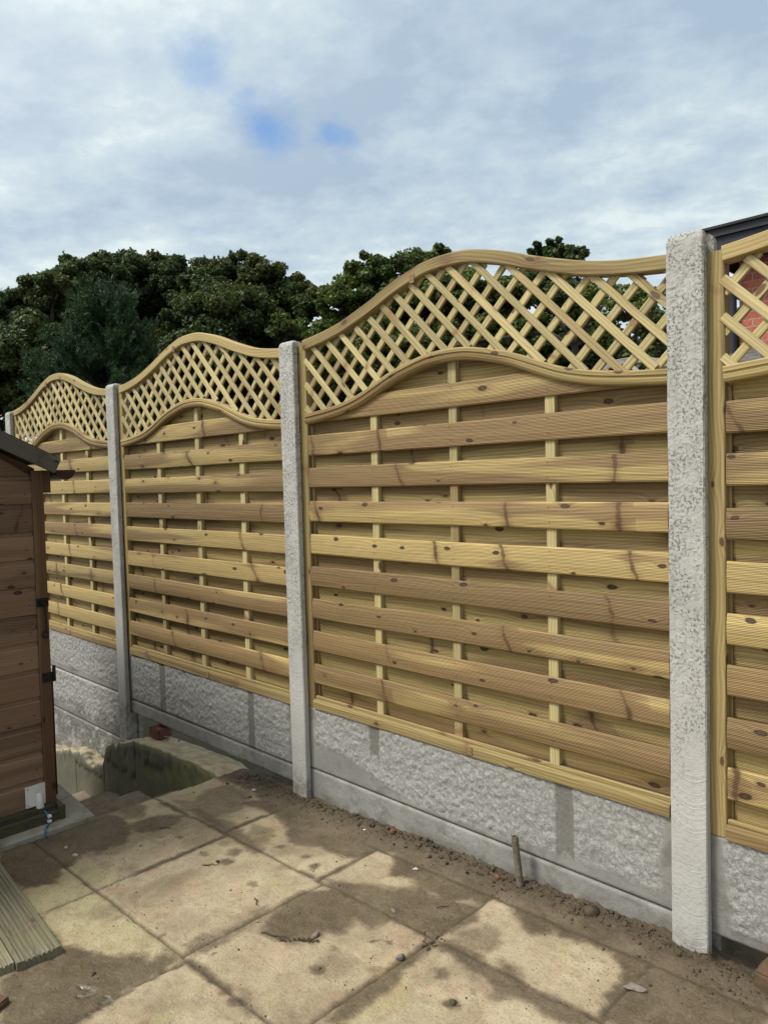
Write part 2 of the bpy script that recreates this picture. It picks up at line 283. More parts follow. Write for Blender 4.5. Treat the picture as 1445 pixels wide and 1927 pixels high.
# ---------------------------------------------------------------- object helpers
COL=sc.collection
def tag(o,label=None,cat=None,group=None,kind=None):
    if label: o['label']=label
    if cat: o['category']=cat
    if group: o['group']=group
    if kind: o['kind']=kind
    return o
def empty(nm,loc=(0,0,0),rz=0):
    o=bpy.data.objects.new(nm,None); COL.objects.link(o); o.location=loc; o.rotation_euler=(0,0,rz); o.empty_display_size=.1; return o
class MB:
    """collects faces with uv (metres), per-face rnd and tone"""
    def __init__(s): s.v=[];s.f=[];s.uv=[];s.r=[];s.t=[];s.m={}
    def face(s,idx,uv,r=0.,t=.5): s.f.append(idx); s.uv.append(uv); s.r.append(r); s.t.append(t)
    def sweep(s,path,side,prof,r=None,tone=.5,dep=Vector((0,1,0)),closed=True,u0=0.):
        """path: centre points; side: in-plane across vectors; prof: [(a across,b depth)] closed polygon"""
        if r is None: r=random.random()
        n=len(prof); base=len(s.v); u=u0; us=[]
        per=[0.]
        for i in range(n):
            a=prof[i]; b=prof[(i+1)%n]; per.append(per[-1]+math.hypot(b[0]-a[0],b[1]-a[1]))
        for k,p in enumerate(path):
            if k: u+=(Vector(p)-Vector(path[k-1])).length
            us.append(u); sd=side[k] if isinstance(side,list) else side
            for a,b in prof: s.v.append(Vector(p)+sd*a+dep*b)
        for k in range(len(path)-1):
            for i in range(n if closed else n-1):
                j=(i+1)%n
                s.face([base+k*n+i,base+k*n+j,base+(k+1)*n+j,base+(k+1)*n+i],[(us[k],per[i]),(us[k],per[i+1]),(us[k+1],per[i+1]),(us[k+1],per[i])],r,tone)
        if closed:
            s.face([base+i for i in range(n)][::-1],[(prof[i][1]*.3,prof[i][0]) for i in range(n)][::-1],r,tone*.7)
            L=base+(len(path)-1)*n
            s.face([L+i for i in range(n)],[(prof[i][1]*.3,prof[i][0]) for i in range(n)],r,tone*.7)
    def box(s,a,b,axis='x',r=None,tone=.5,ch=.0):
        """box from corner a to corner b, grain along axis"""
        a=Vector(a);b=Vector(b);c=(a+b)/2;h=(b-a)/2
        ax={'x':0,'y':1,'z':2}[axis]
        e=[Vector((1,0,0)),Vector((0,1,0)),Vector((0,0,1))]
        A,B=[(2,1),(2,0),(0,1)][ax]
        w,d=abs(h[A]),abs(h[B]); c0=min(ch,w*.9,d*.9)
        if c0>0: prof=[(-w+c0,-d),(w-c0,-d),(w,-d+c0),(w,d-c0),(w-c0,d),(-w+c0,d),(-w,d-c0),(-w,-d+c0)]
        else: prof=[(-w,-d),(w,-d),(w,d),(-w,d)]
        p=[c-e[ax]*h[ax],c+e[ax]*h[ax]]
        s.sweep(p,e[A],prof,r,tone,dep=e[B])
    def build(s,nm,mat,parent=None,smooth=False,loc=None):
        me=bpy.data.meshes.new(nm); me.from_pydata([tuple(v) for v in s.v],[],s.f); me.validate(); 
        if len(me.polygons)==len(s.f):
            ul=me.uv_layers.new(name='UVMap'); flat=[c for f in s.uv for p in f for c in p]
            ul.data.foreach_set('uv',flat)
            for an,dat in (('rnd',s.r),('tone',s.t)):
                at=me.attributes.new(an,'FLOAT','FACE'); at.data.foreach_set('value',dat)
        bm=bmesh.new(); bm.from_mesh(me); bmesh.ops.recalc_face_normals(bm,faces=bm.faces); bm.to_mesh(me); bm.free()
        for m_ in (mat if isinstance(mat,list) else [mat]): me.materials.append(m_)
        for k_,v_ in s.m.items(): me.polygons[k_].material_index=v_
        if smooth: me.polygons.foreach_set('use_smooth',[True]*len(me.polygons))
        o=bpy.data.objects.new(nm,me); COL.objects.link(o)
        if parent: o.parent=parent
        if loc: o.location=loc
        return o
def npmesh(nm,V,Fq,mat,parent=None,attrs=None,smooth=False,face_attrs=None):
    me=bpy.data.meshes.new(nm); V=np.asarray(V,dtype=np.float32); Fq=np.asarray(Fq,dtype=np.int32); k=Fq.shape[1]
    me.vertices.add(len(V)); me.vertices.foreach_set('co',V.ravel())
    me.loops.add(Fq.size); me.loops.foreach_set('vertex_index',Fq.ravel())
    me.polygons.add(len(Fq)); me.polygons.foreach_set('loop_start',np.arange(len(Fq),dtype=np.int32)*k); me.polygons.foreach_set('loop_total',np.full(len(Fq),k,dtype=np.int32))
    if smooth: me.polygons.foreach_set('use_smooth',np.ones(len(Fq),dtype=bool))
    me.update(calc_edges=True)
    for an,d in (attrs or {}).items():
        a=me.attributes.new(an,'FLOAT','POINT'); a.data.foreach_set('value',np.asarray(d,dtype=np.float32).ravel())
    for an,d in (face_attrs or {}).items():
        a=me.attributes.new(an,'FLOAT','FACE'); a.data.foreach_set('value',np.asarray(d,dtype=np.float32).ravel())
    me.materials.append(mat); o=bpy.data.objects.new(nm,me); COL.objects.link(o)
    if parent: o.parent=parent
    return o
def grid_faces(nu,nv):
    i=np.arange(nu-1)[:,None]*nv+np.arange(nv-1)[None,:]
    return np.stack([i,i+nv,i+nv+1,i+1],-1).reshape(-1,4)
_lat={}
def vnoise(x,y,seed=0):
    if seed not in _lat: _lat[seed]=np.random.default_rng(seed+100).random((256,256))
    L=_lat[seed]; xi=np.floor(x).astype(int); yi=np.floor(y).astype(int); fx=x-xi; fy=y-yi
    fx=fx*fx*(3-2*fx); fy=fy*fy*(3-2*fy); a=xi%256;b=yi%256;a1=(a+1)%256;b1=(b+1)%256
    return (L[a,b]*(1-fx)+L[a1,b]*fx)*(1-fy)+(L[a,b1]*(1-fx)+L[a1,b1]*fx)*fy
def fbm(x,y,s,seed=0,o=4,g=.5):
    t=0;a=1;n=0
    for k in range(o): t=t+a*vnoise(x*s+k*17.3,y*s+k*9.1,seed+k); n+=a; a*=g; s*=2.03
    return t/n
def sstep(x,a,b): t=np.clip((x-a)/(b-a),0,1); return t*t*(3-2*t)
def blob(nm,loc,size,mat,seed,label=None,cat=None,sub=2,amp=.35,flat=0,group=None,parent=None):
    bm=bmesh.new(); bmesh.ops.create_icosphere(bm,subdivisions=sub,radius=1)
    rr=random.Random(seed); ph=[rr.uniform(0,6) for _ in range(6)]
    for v in bm.verts:
        n=v.co.normalized(); k=1+amp*(math.sin(n.x*3.1+ph[0])*math.sin(n.y*2.7+ph[1])+.5*math.sin(n.z*5+ph[2])*math.sin(n.x*6+ph[3]))+rr.uniform(-amp,amp)*.25
        v.co=Vector((n.x*k*size[0],n.y*k*size[1],n.z*k*size[2]))
    me=bpy.data.meshes.new(nm); bm.to_mesh(me); bm.free(); me.materials.append(mat)
    o=bpy.data.objects.new(nm,me); COL.objects.link(o); o.location=loc; o.rotation_euler=(0,0,rr.uniform(0,6))
    if label: tag(o,label,cat,group)
    if parent: o.parent=parent
    return o
def tube(pts,rad,nm,mat,parent=None,seg=8,hollow=False):
    mb=MB(); P=[Vector(p) for p in pts]; base=[]
    for k,p in enumerate(P):
        d=(P[min(k+1,len(P)-1)]-P[max(k-1,0)]).normalized(); s=d.orthogonal().normalized() if k==0 else (s-d*s.dot(d)).normalized(); t=d.cross(s)
        r=rad[k] if isinstance(rad,(list,tuple)) else rad; base.append(len(mb.v))
        for i in range(seg): a=i*2*math.pi/seg; mb.v.append(p+s*math.cos(a)*r+t*math.sin(a)*r)
    for k in range(len(P)-1):
        for i in range(seg):
            j=(i+1)%seg; mb.face([base[k]+i,base[k]+j,base[k+1]+j,base[k+1]+i],[(0,0)]*4)
    if hollow:
        r=rad[-1] if isinstance(rad,(list,tuple)) else rad; d=(P[-1]-P[-2]).normalized(); b0=len(mb.v)
        for q,rr in ((P[-1],.72),(P[-1]-d*r*3,.70)):
            for i in range(seg): mb.v.append(q+(mb.v[base[-1]+i]-P[-1])*rr)
        for i in range(seg):
            j=(i+1)%seg; mb.face([base[-1]+i,base[-1]+j,b0+j,b0+i],[(0,0)]*4); mb.face([b0+i,b0+j,b0+seg+j,b0+seg+i],[(0,0)]*4)
        mb.face([b0+seg+i for i in range(seg)],[(0,0)]*seg)
    else: mb.face([base[-1]+i for i in range(seg)],[(0,0)]*seg)
    mb.face([base[0]+i for i in range(seg)][::-1],[(0,0)]*seg)
    return mb.build(nm,mat,parent,smooth=False)
# ---------------------------------------------------------------- ground
def sheet(nm,rects,z,mat):
    mb=MB()
    for x0,y0,x1,y1 in rects:
        b=len(mb.v); mb.v+= [Vector((x0,y0,z)),Vector((x1,y0,z)),Vector((x1,y1,z)),Vector((x0,y1,z))]; mb.face([b,b+1,b+2,b+3],[(0,0)]*4)
    return tag(mb.build(nm,mat),kind='structure')
sheet('ground',[(-500,.09,500,500),(-500,-500,500,-.78),(3.17,-.78,500,.09),(-500,-.78,-1.6,.09)],-.27,M_EARTH)
def zs(x): return .037*(np.minimum(x,6.4)-5.7)
MUD=[
  (1,0,[(3.207,-1.185),(3.148,-1.011),(3.109,-0.872),(3.119,-0.709),(3.269,-0.67),(3.465,-0.712),(3.55,-0.78),(3.559,-0.891),(3.493,-0.933),(3.545,-0.994),(3.553,-1.028),(3.554,-1.066),(3.665,-1.124),(3.626,-1.2),(3.614,-1.236),(3.333,-1.226)]),
  (0.85,0,[(3.388,-0.701),(3.38,-0.633),(3.393,-0.547),(3.499,-0.463),(3.556,-0.543),(3.555,-0.616),(3.51,-0.699)]),
  (0.6,0,[(3.142,-0.665),(3.173,-0.586),(3.248,-0.528),(3.355,-0.602),(3.318,-0.657)]),
  (0.5,0,[(3.26,-0.406),(3.379,-0.342),(3.29,-0.236),(3.356,-0.125),(3.53,-0.11),(3.653,-0.238),(3.654,-0.392),(3.563,-0.413),(3.435,-0.436)]),
  (0.8,0,[(3.435,-0.436),(3.473,-0.379),(3.783,-0.388),(4.005,-0.415),(4.088,-0.433),(4.088,-0.474),(3.837,-0.461),(3.599,-0.436)]),
  (0.9,0,[(3.192,0.043),(3.312,0.134),(3.699,-0.149),(3.538,-0.104),(3.344,-0.072)]),
  (0.95,0,[(3.027,0.155),(3.449,0.019),(3.713,-0.039),(3.59,-0.227),(3.86,-0.188),(4.117,-0.318),(4.193,-0.303),(4.254,-0.277),(4.36,-0.281),(4.412,-0.262),(4.438,-0.219),(4.464,-0.153),(4.528,-0.124),(4.603,-0.19),(4.639,-0.261),(4.715,-0.218),(4.782,-0.257),(4.857,-0.231),(4.926,-0.279),(4.951,-0.207),(5.019,-0.202),(5.022,-0.148),(5.105,-0.13),(5.181,-0.18),(5.261,-0.234),(5.102,0.006),(4.589,0.107),(3.928,0.128),(3.541,0.16),(3.124,0.227)]),
  (1,0,[(5.079,-0.126),(5.148,-0.158),(5.215,-0.214),(5.267,-0.238),(5.323,-0.164),(5.392,-0.17),(5.485,-0.155),(5.56,-0.196),(5.595,-0.276),(5.59,-0.342),(5.623,-0.455),(6.009,-0.339),(5.809,0.296),(5.629,0.016),(5.261,0.055),(4.953,0.051)]),
  (0.9,0.6,[(4.483,-0.54),(4.543,-0.454),(4.637,-0.448),(4.704,-0.48),(4.752,-0.554),(4.789,-0.616),(4.745,-0.667),(4.754,-0.718),(4.702,-0.777),(4.637,-0.802),(4.558,-0.794),(4.499,-0.717),(4.474,-0.654)]),
  (0.8,0,[(4.469,-0.439),(4.563,-0.4),(4.611,-0.341),(4.724,-0.305),(4.784,-0.237),(4.895,-0.253),(5.021,-0.217),(5.074,-0.285),(5.054,-0.379),(5.05,-0.455),(4.987,-0.464),(4.888,-0.456),(4.84,-0.465),(4.829,-0.552),(4.766,-0.558),(4.625,-0.477)]),
  (0.85,0,[(5.022,-0.464),(5.064,-0.472),(5.067,-0.591),(5.093,-0.707),(5.099,-0.805),(5.101,-0.907),(5.058,-0.944),(5.021,-0.803),(5.03,-0.712),(5.015,-0.609),(5.029,-0.529)]),
  (0.85,0,[(5.047,-0.472),(5.09,-0.422),(5.188,-0.422),(5.263,-0.45),(5.342,-0.457),(5.405,-0.451),(5.444,-0.509),(5.383,-0.516),(5.275,-0.515),(5.165,-0.494)]),
  (0.85,0,[(5.277,-0.402),(5.327,-0.417),(5.389,-0.452),(5.466,-0.448),(5.525,-0.448),(5.592,-0.457),(5.616,-0.481),(5.554,-0.515),(5.48,-0.515),(5.421,-0.517),(5.346,-0.499)]),
  (0.45,0,[(5.049,-0.383),(5.12,-0.278),(5.189,-0.295),(5.219,-0.369),(5.188,-0.422),(5.12,-0.438)]),
  (0.95,0.75,[(3.872,-1.25),(3.963,-1.278),(4.104,-1.284),(4.164,-1.247),(4.214,-1.244),(4.285,-1.196),(4.361,-1.132),(4.43,-1.124),(4.408,-1.067),(4.49,-1.06),(4.511,-1.173),(4.507,-1.254),(4.528,-1.39),(4.543,-1.472),(4.424,-1.576),(4.154,-1.489),(4.131,-1.288),(3.904,-1.269)]),
  (0.6,0,[(4.433,-0.994),(4.406,-0.921),(4.45,-0.884),(4.461,-0.818),(4.447,-0.695),(4.496,-0.731),(4.517,-0.856),(4.522,-0.945),(4.519,-0.998),(4.486,-1.039)]),
  (0.5,0,[(4.741,-1.007),(4.807,-1.01),(4.871,-1.034),(4.893,-1.07),(4.853,-1.083)]),
  (0.5,0,[(3.828,-0.322),(3.966,-0.291),(4.051,-0.418),(3.958,-0.445)]),
]
SPOTS=[(4.266,-0.357,0.032,0.9),(4.357,-0.391,0.028,0.9),(4.113,-0.380,0.031,0.7),(3.997,-0.341,0.023,0.6),(4.869,-0.798,0.038,0.8),(5.276,-0.653,0.028,0.9),(5.343,-0.528,0.040,0.7),(5.167,-0.582,0.036,0.7),(5.284,-0.566,0.018,0.5),(4.830,-0.697,0.023,0.5),(4.889,-0.591,0.016,0.8),(4.933,-0.561,0.018,0.8),(4.992,-0.700,0.025,0.5),(4.275,-0.637,0.028,0.6),(5.005,-0.598,0.011,0.7),(4.045,-0.589,0.043,0.8),(4.001,-0.524,0.043,0.7),(3.917,-0.612,0.035,0.5),(4.268,-0.629,0.022,0.6),(4.520,-0.985,0.018,0.8),(4.556,-0.967,0.011,0.9),(4.734,-1.048,0.033,0.7),(4.805,-1.051,0.028,0.8),(4.862,-1.053,0.021,0.6),(3.624,-0.654,0.021,0.6),(3.690,-0.601,0.021,0.7),(4.428,-1.011,0.012,0.5),(4.408,-1.093,0.012,0.4),(4.327,-1.042,0.016,0.6),]
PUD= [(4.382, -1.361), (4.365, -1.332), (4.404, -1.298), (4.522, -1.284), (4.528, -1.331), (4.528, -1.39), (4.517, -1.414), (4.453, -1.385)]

# ---------------------------------------------------------------- paving (structure)
def inpoly(X,Y,pts):
    ins=np.zeros(X.shape,bool); d=np.full(X.shape,9.)
    n=len(pts)
    for i in range(n):
        (x0,y0),(x1,y1)=pts[i],pts[(i+1)%n]
        dx,dy=x1-x0,y1-y0; L=dx*dx+dy*dy+1e-12
        t=np.clip(((X-x0)*dx+(Y-y0)*dy)/L,0,1); d=np.minimum(d,np.hypot(X-x0-t*dx,Y-y0-t*dy))
        c=((y0>Y)!=(y1>Y)); xc=x0+(Y-y0)*dx/(dy if abs(dy)>1e-9 else 1e-9); ins^=c&(X<xc)
    return np.where(ins,d,-d)
xs=np.concatenate([np.arange(3.185,6.5,.011),np.arange(6.5,9.2,.06)])
ys=np.concatenate([np.arange(-5,-1.75,.06),np.arange(-1.75,.26,.011)])
X,Y=np.meshgrid(xs,ys,indexing='ij')
wx=X+(fbm(X,Y,14,1)-.5)*.045+(fbm(X,Y,60,2)-.5)*.02; wy=Y+(fbm(X,Y,14,5)-.5)*.045+(fbm(X,Y,60,6)-.5)*.02
mud=np.zeros(X.shape); wet=np.zeros(X.shape)
for a,w_,pts in MUD:
    d=inpoly(wx,wy,pts); k=a*sstep(d,-.028,.022); mud=np.maximum(mud,k); wet=np.maximum(wet,w_*sstep(d,.0,.05))
for sx,sy,r,a in SPOTS:
    d=np.hypot(wx-sx,wy-sy); mud=np.maximum(mud,a*(1-sstep(d,r*.35,r*1.1)))
mud=np.maximum(mud,sstep(wy,-.14,-.07))
mud=np.maximum(mud,.34*sstep(fbm(X,Y,4,11),.5,.7)); 
mud=np.maximum(mud,.9*sstep(fbm(X,Y,2,12),.55,.7)*(1-sstep(Y,-1.75,-1.6)))
# joints
jx=[(3.81,-.455,-.135),(4.452,-.455,-.135),(5.03,-.455,-.135),(5.62,-.455,-.135),(3.842,-1.045,-.455),(4.482,-1.045,-.455),(5.035,-1.045,-.455),(5.62,-1.045,-.455),(6.2,-1.045,-.455),
    (3.848,-1.62,-1.045),(4.51,-1.62,-1.045),(5.1,-1.62,-1.045),(5.7,-1.62,-1.045)]
for yy in np.arange(-2.2,-5,-.58): jx+=[(x_+ (.3 if int(yy*10)%2 else 0),yy,yy+.58) for x_ in np.arange(3.6,9,.6)]
jy=[-.455,-1.045,-1.62]+[float(q) for q in np.arange(-2.2,-5,-.58)]
jd=np.full(X.shape,9.); wj=(fbm(X,Y,25,21)-.5)*.012
for q in jy: jd=np.minimum(jd,np.abs(Y-q+wj))
jd=np.minimum(jd,np.where(X>4.4,np.abs(Y+.135+wj),9))
for q,y0,y1 in jx: jd=np.minimum(jd,np.where((Y>=y0)&(Y<=y1),np.abs(X-q+wj),9))
joint=1-sstep(jd,.0025,.0085)
mud=np.maximum(mud,(1-sstep(jd,.002,.030))*(.05+.8*sstep(fbm(X,Y,5,31),.50,.66)))
# slab tint
tint=np.zeros(X.shape)
tint=np.where((X<3.845)&(Y<-.95)|((X<4.50)&(Y<-1.045)),.9,tint)
tint=np.clip(tint*(.5+fbm(X,Y,5,41)),0,1)
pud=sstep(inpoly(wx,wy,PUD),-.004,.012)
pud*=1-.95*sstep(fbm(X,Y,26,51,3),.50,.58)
soil=sstep(Y+(fbm(X,Y,12,61)-.5)*.10,-.12,-.03)
relief=(fbm(X,Y,7,71)-.5)*.008+(fbm(X*1.0,Y*1.3,26,75)-.5)*.006+(fbm(X,Y,55,76)-.5)*.0025
# layered riven edges
ter=fbm(X,Y,3.2,78,3)*7; relief=relief+ .0028*(sstep(ter-np.floor(ter),.0,.14)+np.floor(ter)%2)
Z=zs(X)+relief*(1-.5*np.clip(mud,0,1))-joint*.009*(1-.45*mud)+mud*.003+np.clip(mud,0,1)*(fbm(X,Y,38,81,3)-.5)*.007
crumb=sstep(fbm(X,Y,60,91,3),.50,.72)
Z+=soil*(.003+.016*fbm(X,Y,9,95)+.010*crumb)*(np.clip((X-3.15)/.3,0,1))
Z-=sstep(Y,.05,.12)*.03; Z-=sstep(X,5.72,5.76)*sstep(Y,-.04,.03)*.03
Z=Z*(1-pud)+pud*(zs(X)+.0035)
lx=1-sstep(X,3.185,3.2); Z-=lx*.012
V=np.stack([X,Y,Z],-1).reshape(-1,3)
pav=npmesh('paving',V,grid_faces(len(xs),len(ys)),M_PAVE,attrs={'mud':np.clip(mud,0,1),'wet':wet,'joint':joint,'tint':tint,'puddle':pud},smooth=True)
tag(pav,kind='structure')
# ---------------------------------------------------------------- soil clods and grit (stuff)
def clods():
    Vs=[];Fs=[];r_=[];nb=0
    bm=bmesh.new(); bmesh.ops.create_icosphere(bm,subdivisions=1,radius=1); bv=np.array([v.co[:] for v in bm.verts]); bf=np.array([[v.index for v in f.verts] for f in bm.faces]); bm.free()
    def hz(x,y):
        i=np.clip(np.searchsorted(xs,x),0,len(xs)-1); j=np.clip(np.searchsorted(ys,y),0,len(ys)-1); return Z[i,j]
    def add(x,y,s,fl=.7):
        nonlocal nb
        k=1+(RNG.random(len(bv))-.5)*.75; q=bv*k[:,None]*np.array([s,s*RNG.uniform(.6,1),s*fl]); a=RNG.uniform(0,6.28)
        q=np.stack([q[:,0]*math.cos(a)-q[:,1]*math.sin(a),q[:,0]*math.sin(a)+q[:,1]*math.cos(a),q[:,2]],-1)+np.array([x,y,hz(x,y)+s*.08])
        Vs.append(q); Fs.append(bf+nb); nb+=len(bv)
    for _ in range(2600):
        x=RNG.uniform(3.3,6.5); y=.02-abs(RNG.normal(0,.045)); s=min(.010,.0014+RNG.exponential(.0017)); add(x,y,s)
    for _ in range(60):
        x=RNG.uniform(3.9,5.6); y=.015-abs(RNG.normal(0,.02)); add(x,y,RNG.uniform(.006,.013))
    for cx,cy,n,sp in ((5.35,-.03,25,.03),(5.05,-.02,30,.05),(6.0,-.05,120,.15),(5.03,-.47,35,.03),(5.8,-.1,60,.08),(3.6,-.08,50,.08),(3.35,-.02,40,.05)):
        for _ in range(n): add(cx+RNG.normal(0,sp),min(.02,cy+RNG.normal(0,sp)),min(.011,.002+RNG.exponential(.0022)))
    for _ in range(900):
        x=RNG.uniform(3.25,6.3); y=RNG.uniform(-1.6,-.1); add(x,y,min(.006,.0011+RNG.exponential(.0009)))
    for x,y,s in ((4.87,-.8,.006),(5.355,-.02,.03),(4.869,-.798,.006),(5.276,-.653,.016),(4.35,-1.28,.012),(5.03,-.50,.012),(4.02,-.62,.010)): add(x,y,s)
    return npmesh('soil_clods',np.concatenate(Vs),np.concatenate(Fs),M_SOIL)
tag(clods(),'loose damp soil and crumbs scattered along the foot of the gravel boards','soil',kind='stuff')
def hz(x,y): return float(Z[min(np.searchsorted(xs,x),len(xs)-1),min(np.searchsorted(ys,y),len(ys)-1)])
def stone(nm,x,y,size,mat,seed,label,cat,amp=.3): return blob(nm,(x,y,hz(x,y)+size[2]*.6),size,mat,seed,label,cat,2,amp)
stone('mortar_flake',5.634,-.271,(.028,.015,.006),M_CHIP,3,'flat pinkish grey mortar flake on the mud near the foot of the biggest post','flake')
stone('pebble',3.401,-.98,(.009,.006,.007),M_STONE,4,'small white pebble on the mud beside a dark twig, nearest the shed base','pebble')
stone('pebble',3.494,-.978,(.014,.010,.005),M_STONE,5,'pale flat stone lying at the edge of the mud in front of the shed base','pebble',.4)
stone('pebble',3.529,-.096,(.014,.010,.005),M_STONE,6,'cream stone on the paving just past the end of the low concrete wall','pebble')
stone('pebble',4.297,-.06,(.008,.005,.003),M_WHITE,7,'tiny bright white chip on the soil at the foot of the wide gravel board','pebble')
stone('pebble',4.69,-.165,(.010,.007,.005),M_STONE,8,'grey pebble on the mud halfway between the standing pipe and the middle post','pebble')
stone('brick_crumb',4.42,-.01,(.018,.013,.012),M_RED,9,'reddish brick crumb in the soil, the one nearest the middle post','brick crumb')
stone('brick_crumb',4.98,-.035,(.013,.010,.009),M_RED,10,'reddish brick crumb in the soil beside the standing pipe','brick crumb')
stone('brick_crumb',3.36,-.03,(.014,.010,.006),M_RED,11,'reddish brick crumb by the end of the low concrete wall','brick crumb')
stone('wood_offcut',4.823,-.426,(.014,.006,.004),M_CHIP,12,'small tan wood offcut lying on the muddy slab','offcut',.1)
stone('mortar_lump',5.02,-.60,(.014,.009,.008),M_CHIP,13,'whitish mortar lump on the dark joint of the paving','mortar lump')
stone('mortar_lump',4.73,-.70,(.017,.008,.008),M_CHIP,14,'grey mortar lump at the edge of the brown damp patch','mortar lump')
def twig(x,y,a,L,label,seed):
    rr=random.Random(seed); pts=[]
    for k in range(6):
        t=k/5-.5; xx=x+math.cos(a)*L*t+rr.uniform(-.004,.004); yy=y+math.sin(a)*L*t+rr.uniform(-.004,.004); pts.append((xx,yy,hz(xx,yy)+.003+rr.uniform(0,.003)))
    tag(tube(pts,[.0016,.0022,.002,.0018,.0014,.0008],'twig',M_TWIG,None,5),label,'twig')
twig(4.03,-.66,1.0,.07,'thin dark curved twig in the middle of the large clean slab',1)
twig(4.62,-.79,.35,.11,'longest dark twig, along the lower edge of the brown damp patch',2)
twig(3.56,-.60,.6,.06,'small dark twig on the slab nearest the steps',3)
twig(4.40,-.70,-.5,.06,'short twig across the dark joint left of the brown damp patch',4)
twig(4.94,-.30,.9,.05,'pale short twig on the mud between pipe and brown patch',5)
# leaf litter strip in the damp patch
lf=MB()
for k in range(9):
    x=4.66+.012*k; y=-.79+.010*k+random.uniform(-.006,.006); z=hz(x,y)+.003; b=len(lf.v); a=random.uniform(0,6); s=random.uniform(.008,.016)
    lf.v+=[Vector((x+s*math.cos(a),y+s*math.sin(a),z)),Vector((x+s*.5*math.cos(a+1.6),y+s*.5*math.sin(a+1.6),z+.004)),Vector((x-s*math.cos(a),y-s*math.sin(a),z+.001)),Vector((x+s*.5*math.cos(a-1.6),y+s*.5*math.sin(a-1.6),z+.005))]; lf.face([b,b+1,b+2,b+3],[(0,0)]*4)
tag(lf.build('leaf_litter',M_TWIG),'shrivelled dark leaves at the edge of the brown damp patch','leaves',kind='stuff')
# ---------------------------------------------------------------- posts
PX=[.0006,1.9014,3.77,5.6755,7.56]; PT=[2.118,2.144,2.145,2.184,2.20]; PB=[-.9,-.8,-.3,-.2,-.2]
LEAN=[0,-.0098,-.0065,-.0019,0]
plab=['concrete slotted post at the far left end of the fence, rising beside the shed roof','concrete slotted post second from the left, its foot behind the low stepped wall',
 'concrete slotted post in the middle, its foot in the soil beside the slabs','biggest nearest concrete post with a deeply pitted front face','concrete slotted post at the right end beyond the nearest panel']
for i in range(5):
    H=.0555; P=[(-H+.004,0),(H-.004,0),(H,.004),(H,.027),(.034,.031),(.034,.080),(H,.084),(H,.108),(H-.003,.111),(-H+.003,.111),(-H,.108),(-H,.084),(-.034,.080),(-.034,.031),(-H,.027),(-H,.004)]
    mb=MB(); top=PT[i]; n=len(P); zz=[PB[i]]+list(np.linspace(max(PB[i]+.2,-.1),top-.022,14))+[top-.008,top]
    rows=[]
    for k,z in enumerate(zz):
        f=1. if z<top-.01 else (.93 if z<top-.004 else .80)
        rr_=0 if z>=top-.02 else .0012
        rows.append(len(mb.v))
        for (a,b) in P: mb.v.append(Vector((PX[i]+LEAN[i]*(z-1)+a*f+random.uniform(-rr_,rr_),.0555+(b-.0555)*f,z)))
    for k in range(len(zz)-1):
        for q in range(n): j=(q+1)%n; mb.face([rows[k]+q,rows[k]+j,rows[k+1]+j,rows[k+1]+q],[(0,0)]*4)
    c=len(mb.v); mb.v.append(Vector((PX[i]+LEAN[i]*(top-1),.05,top+.011)))
    for q in range(n): mb.face([rows[-1]+q,rows[-1]+(q+1)%n,c],[(0,0)]*3)
    o=mb.build('concrete_post',C_POST); 
    # local origin at the post base so that object coordinates follow the post
    off=Vector((PX[i],0,0)); 
    for v in o.data.vertices: v.co-=off
    o.location=off
    tag(o,plab[i],'post','slotted concrete fence posts')
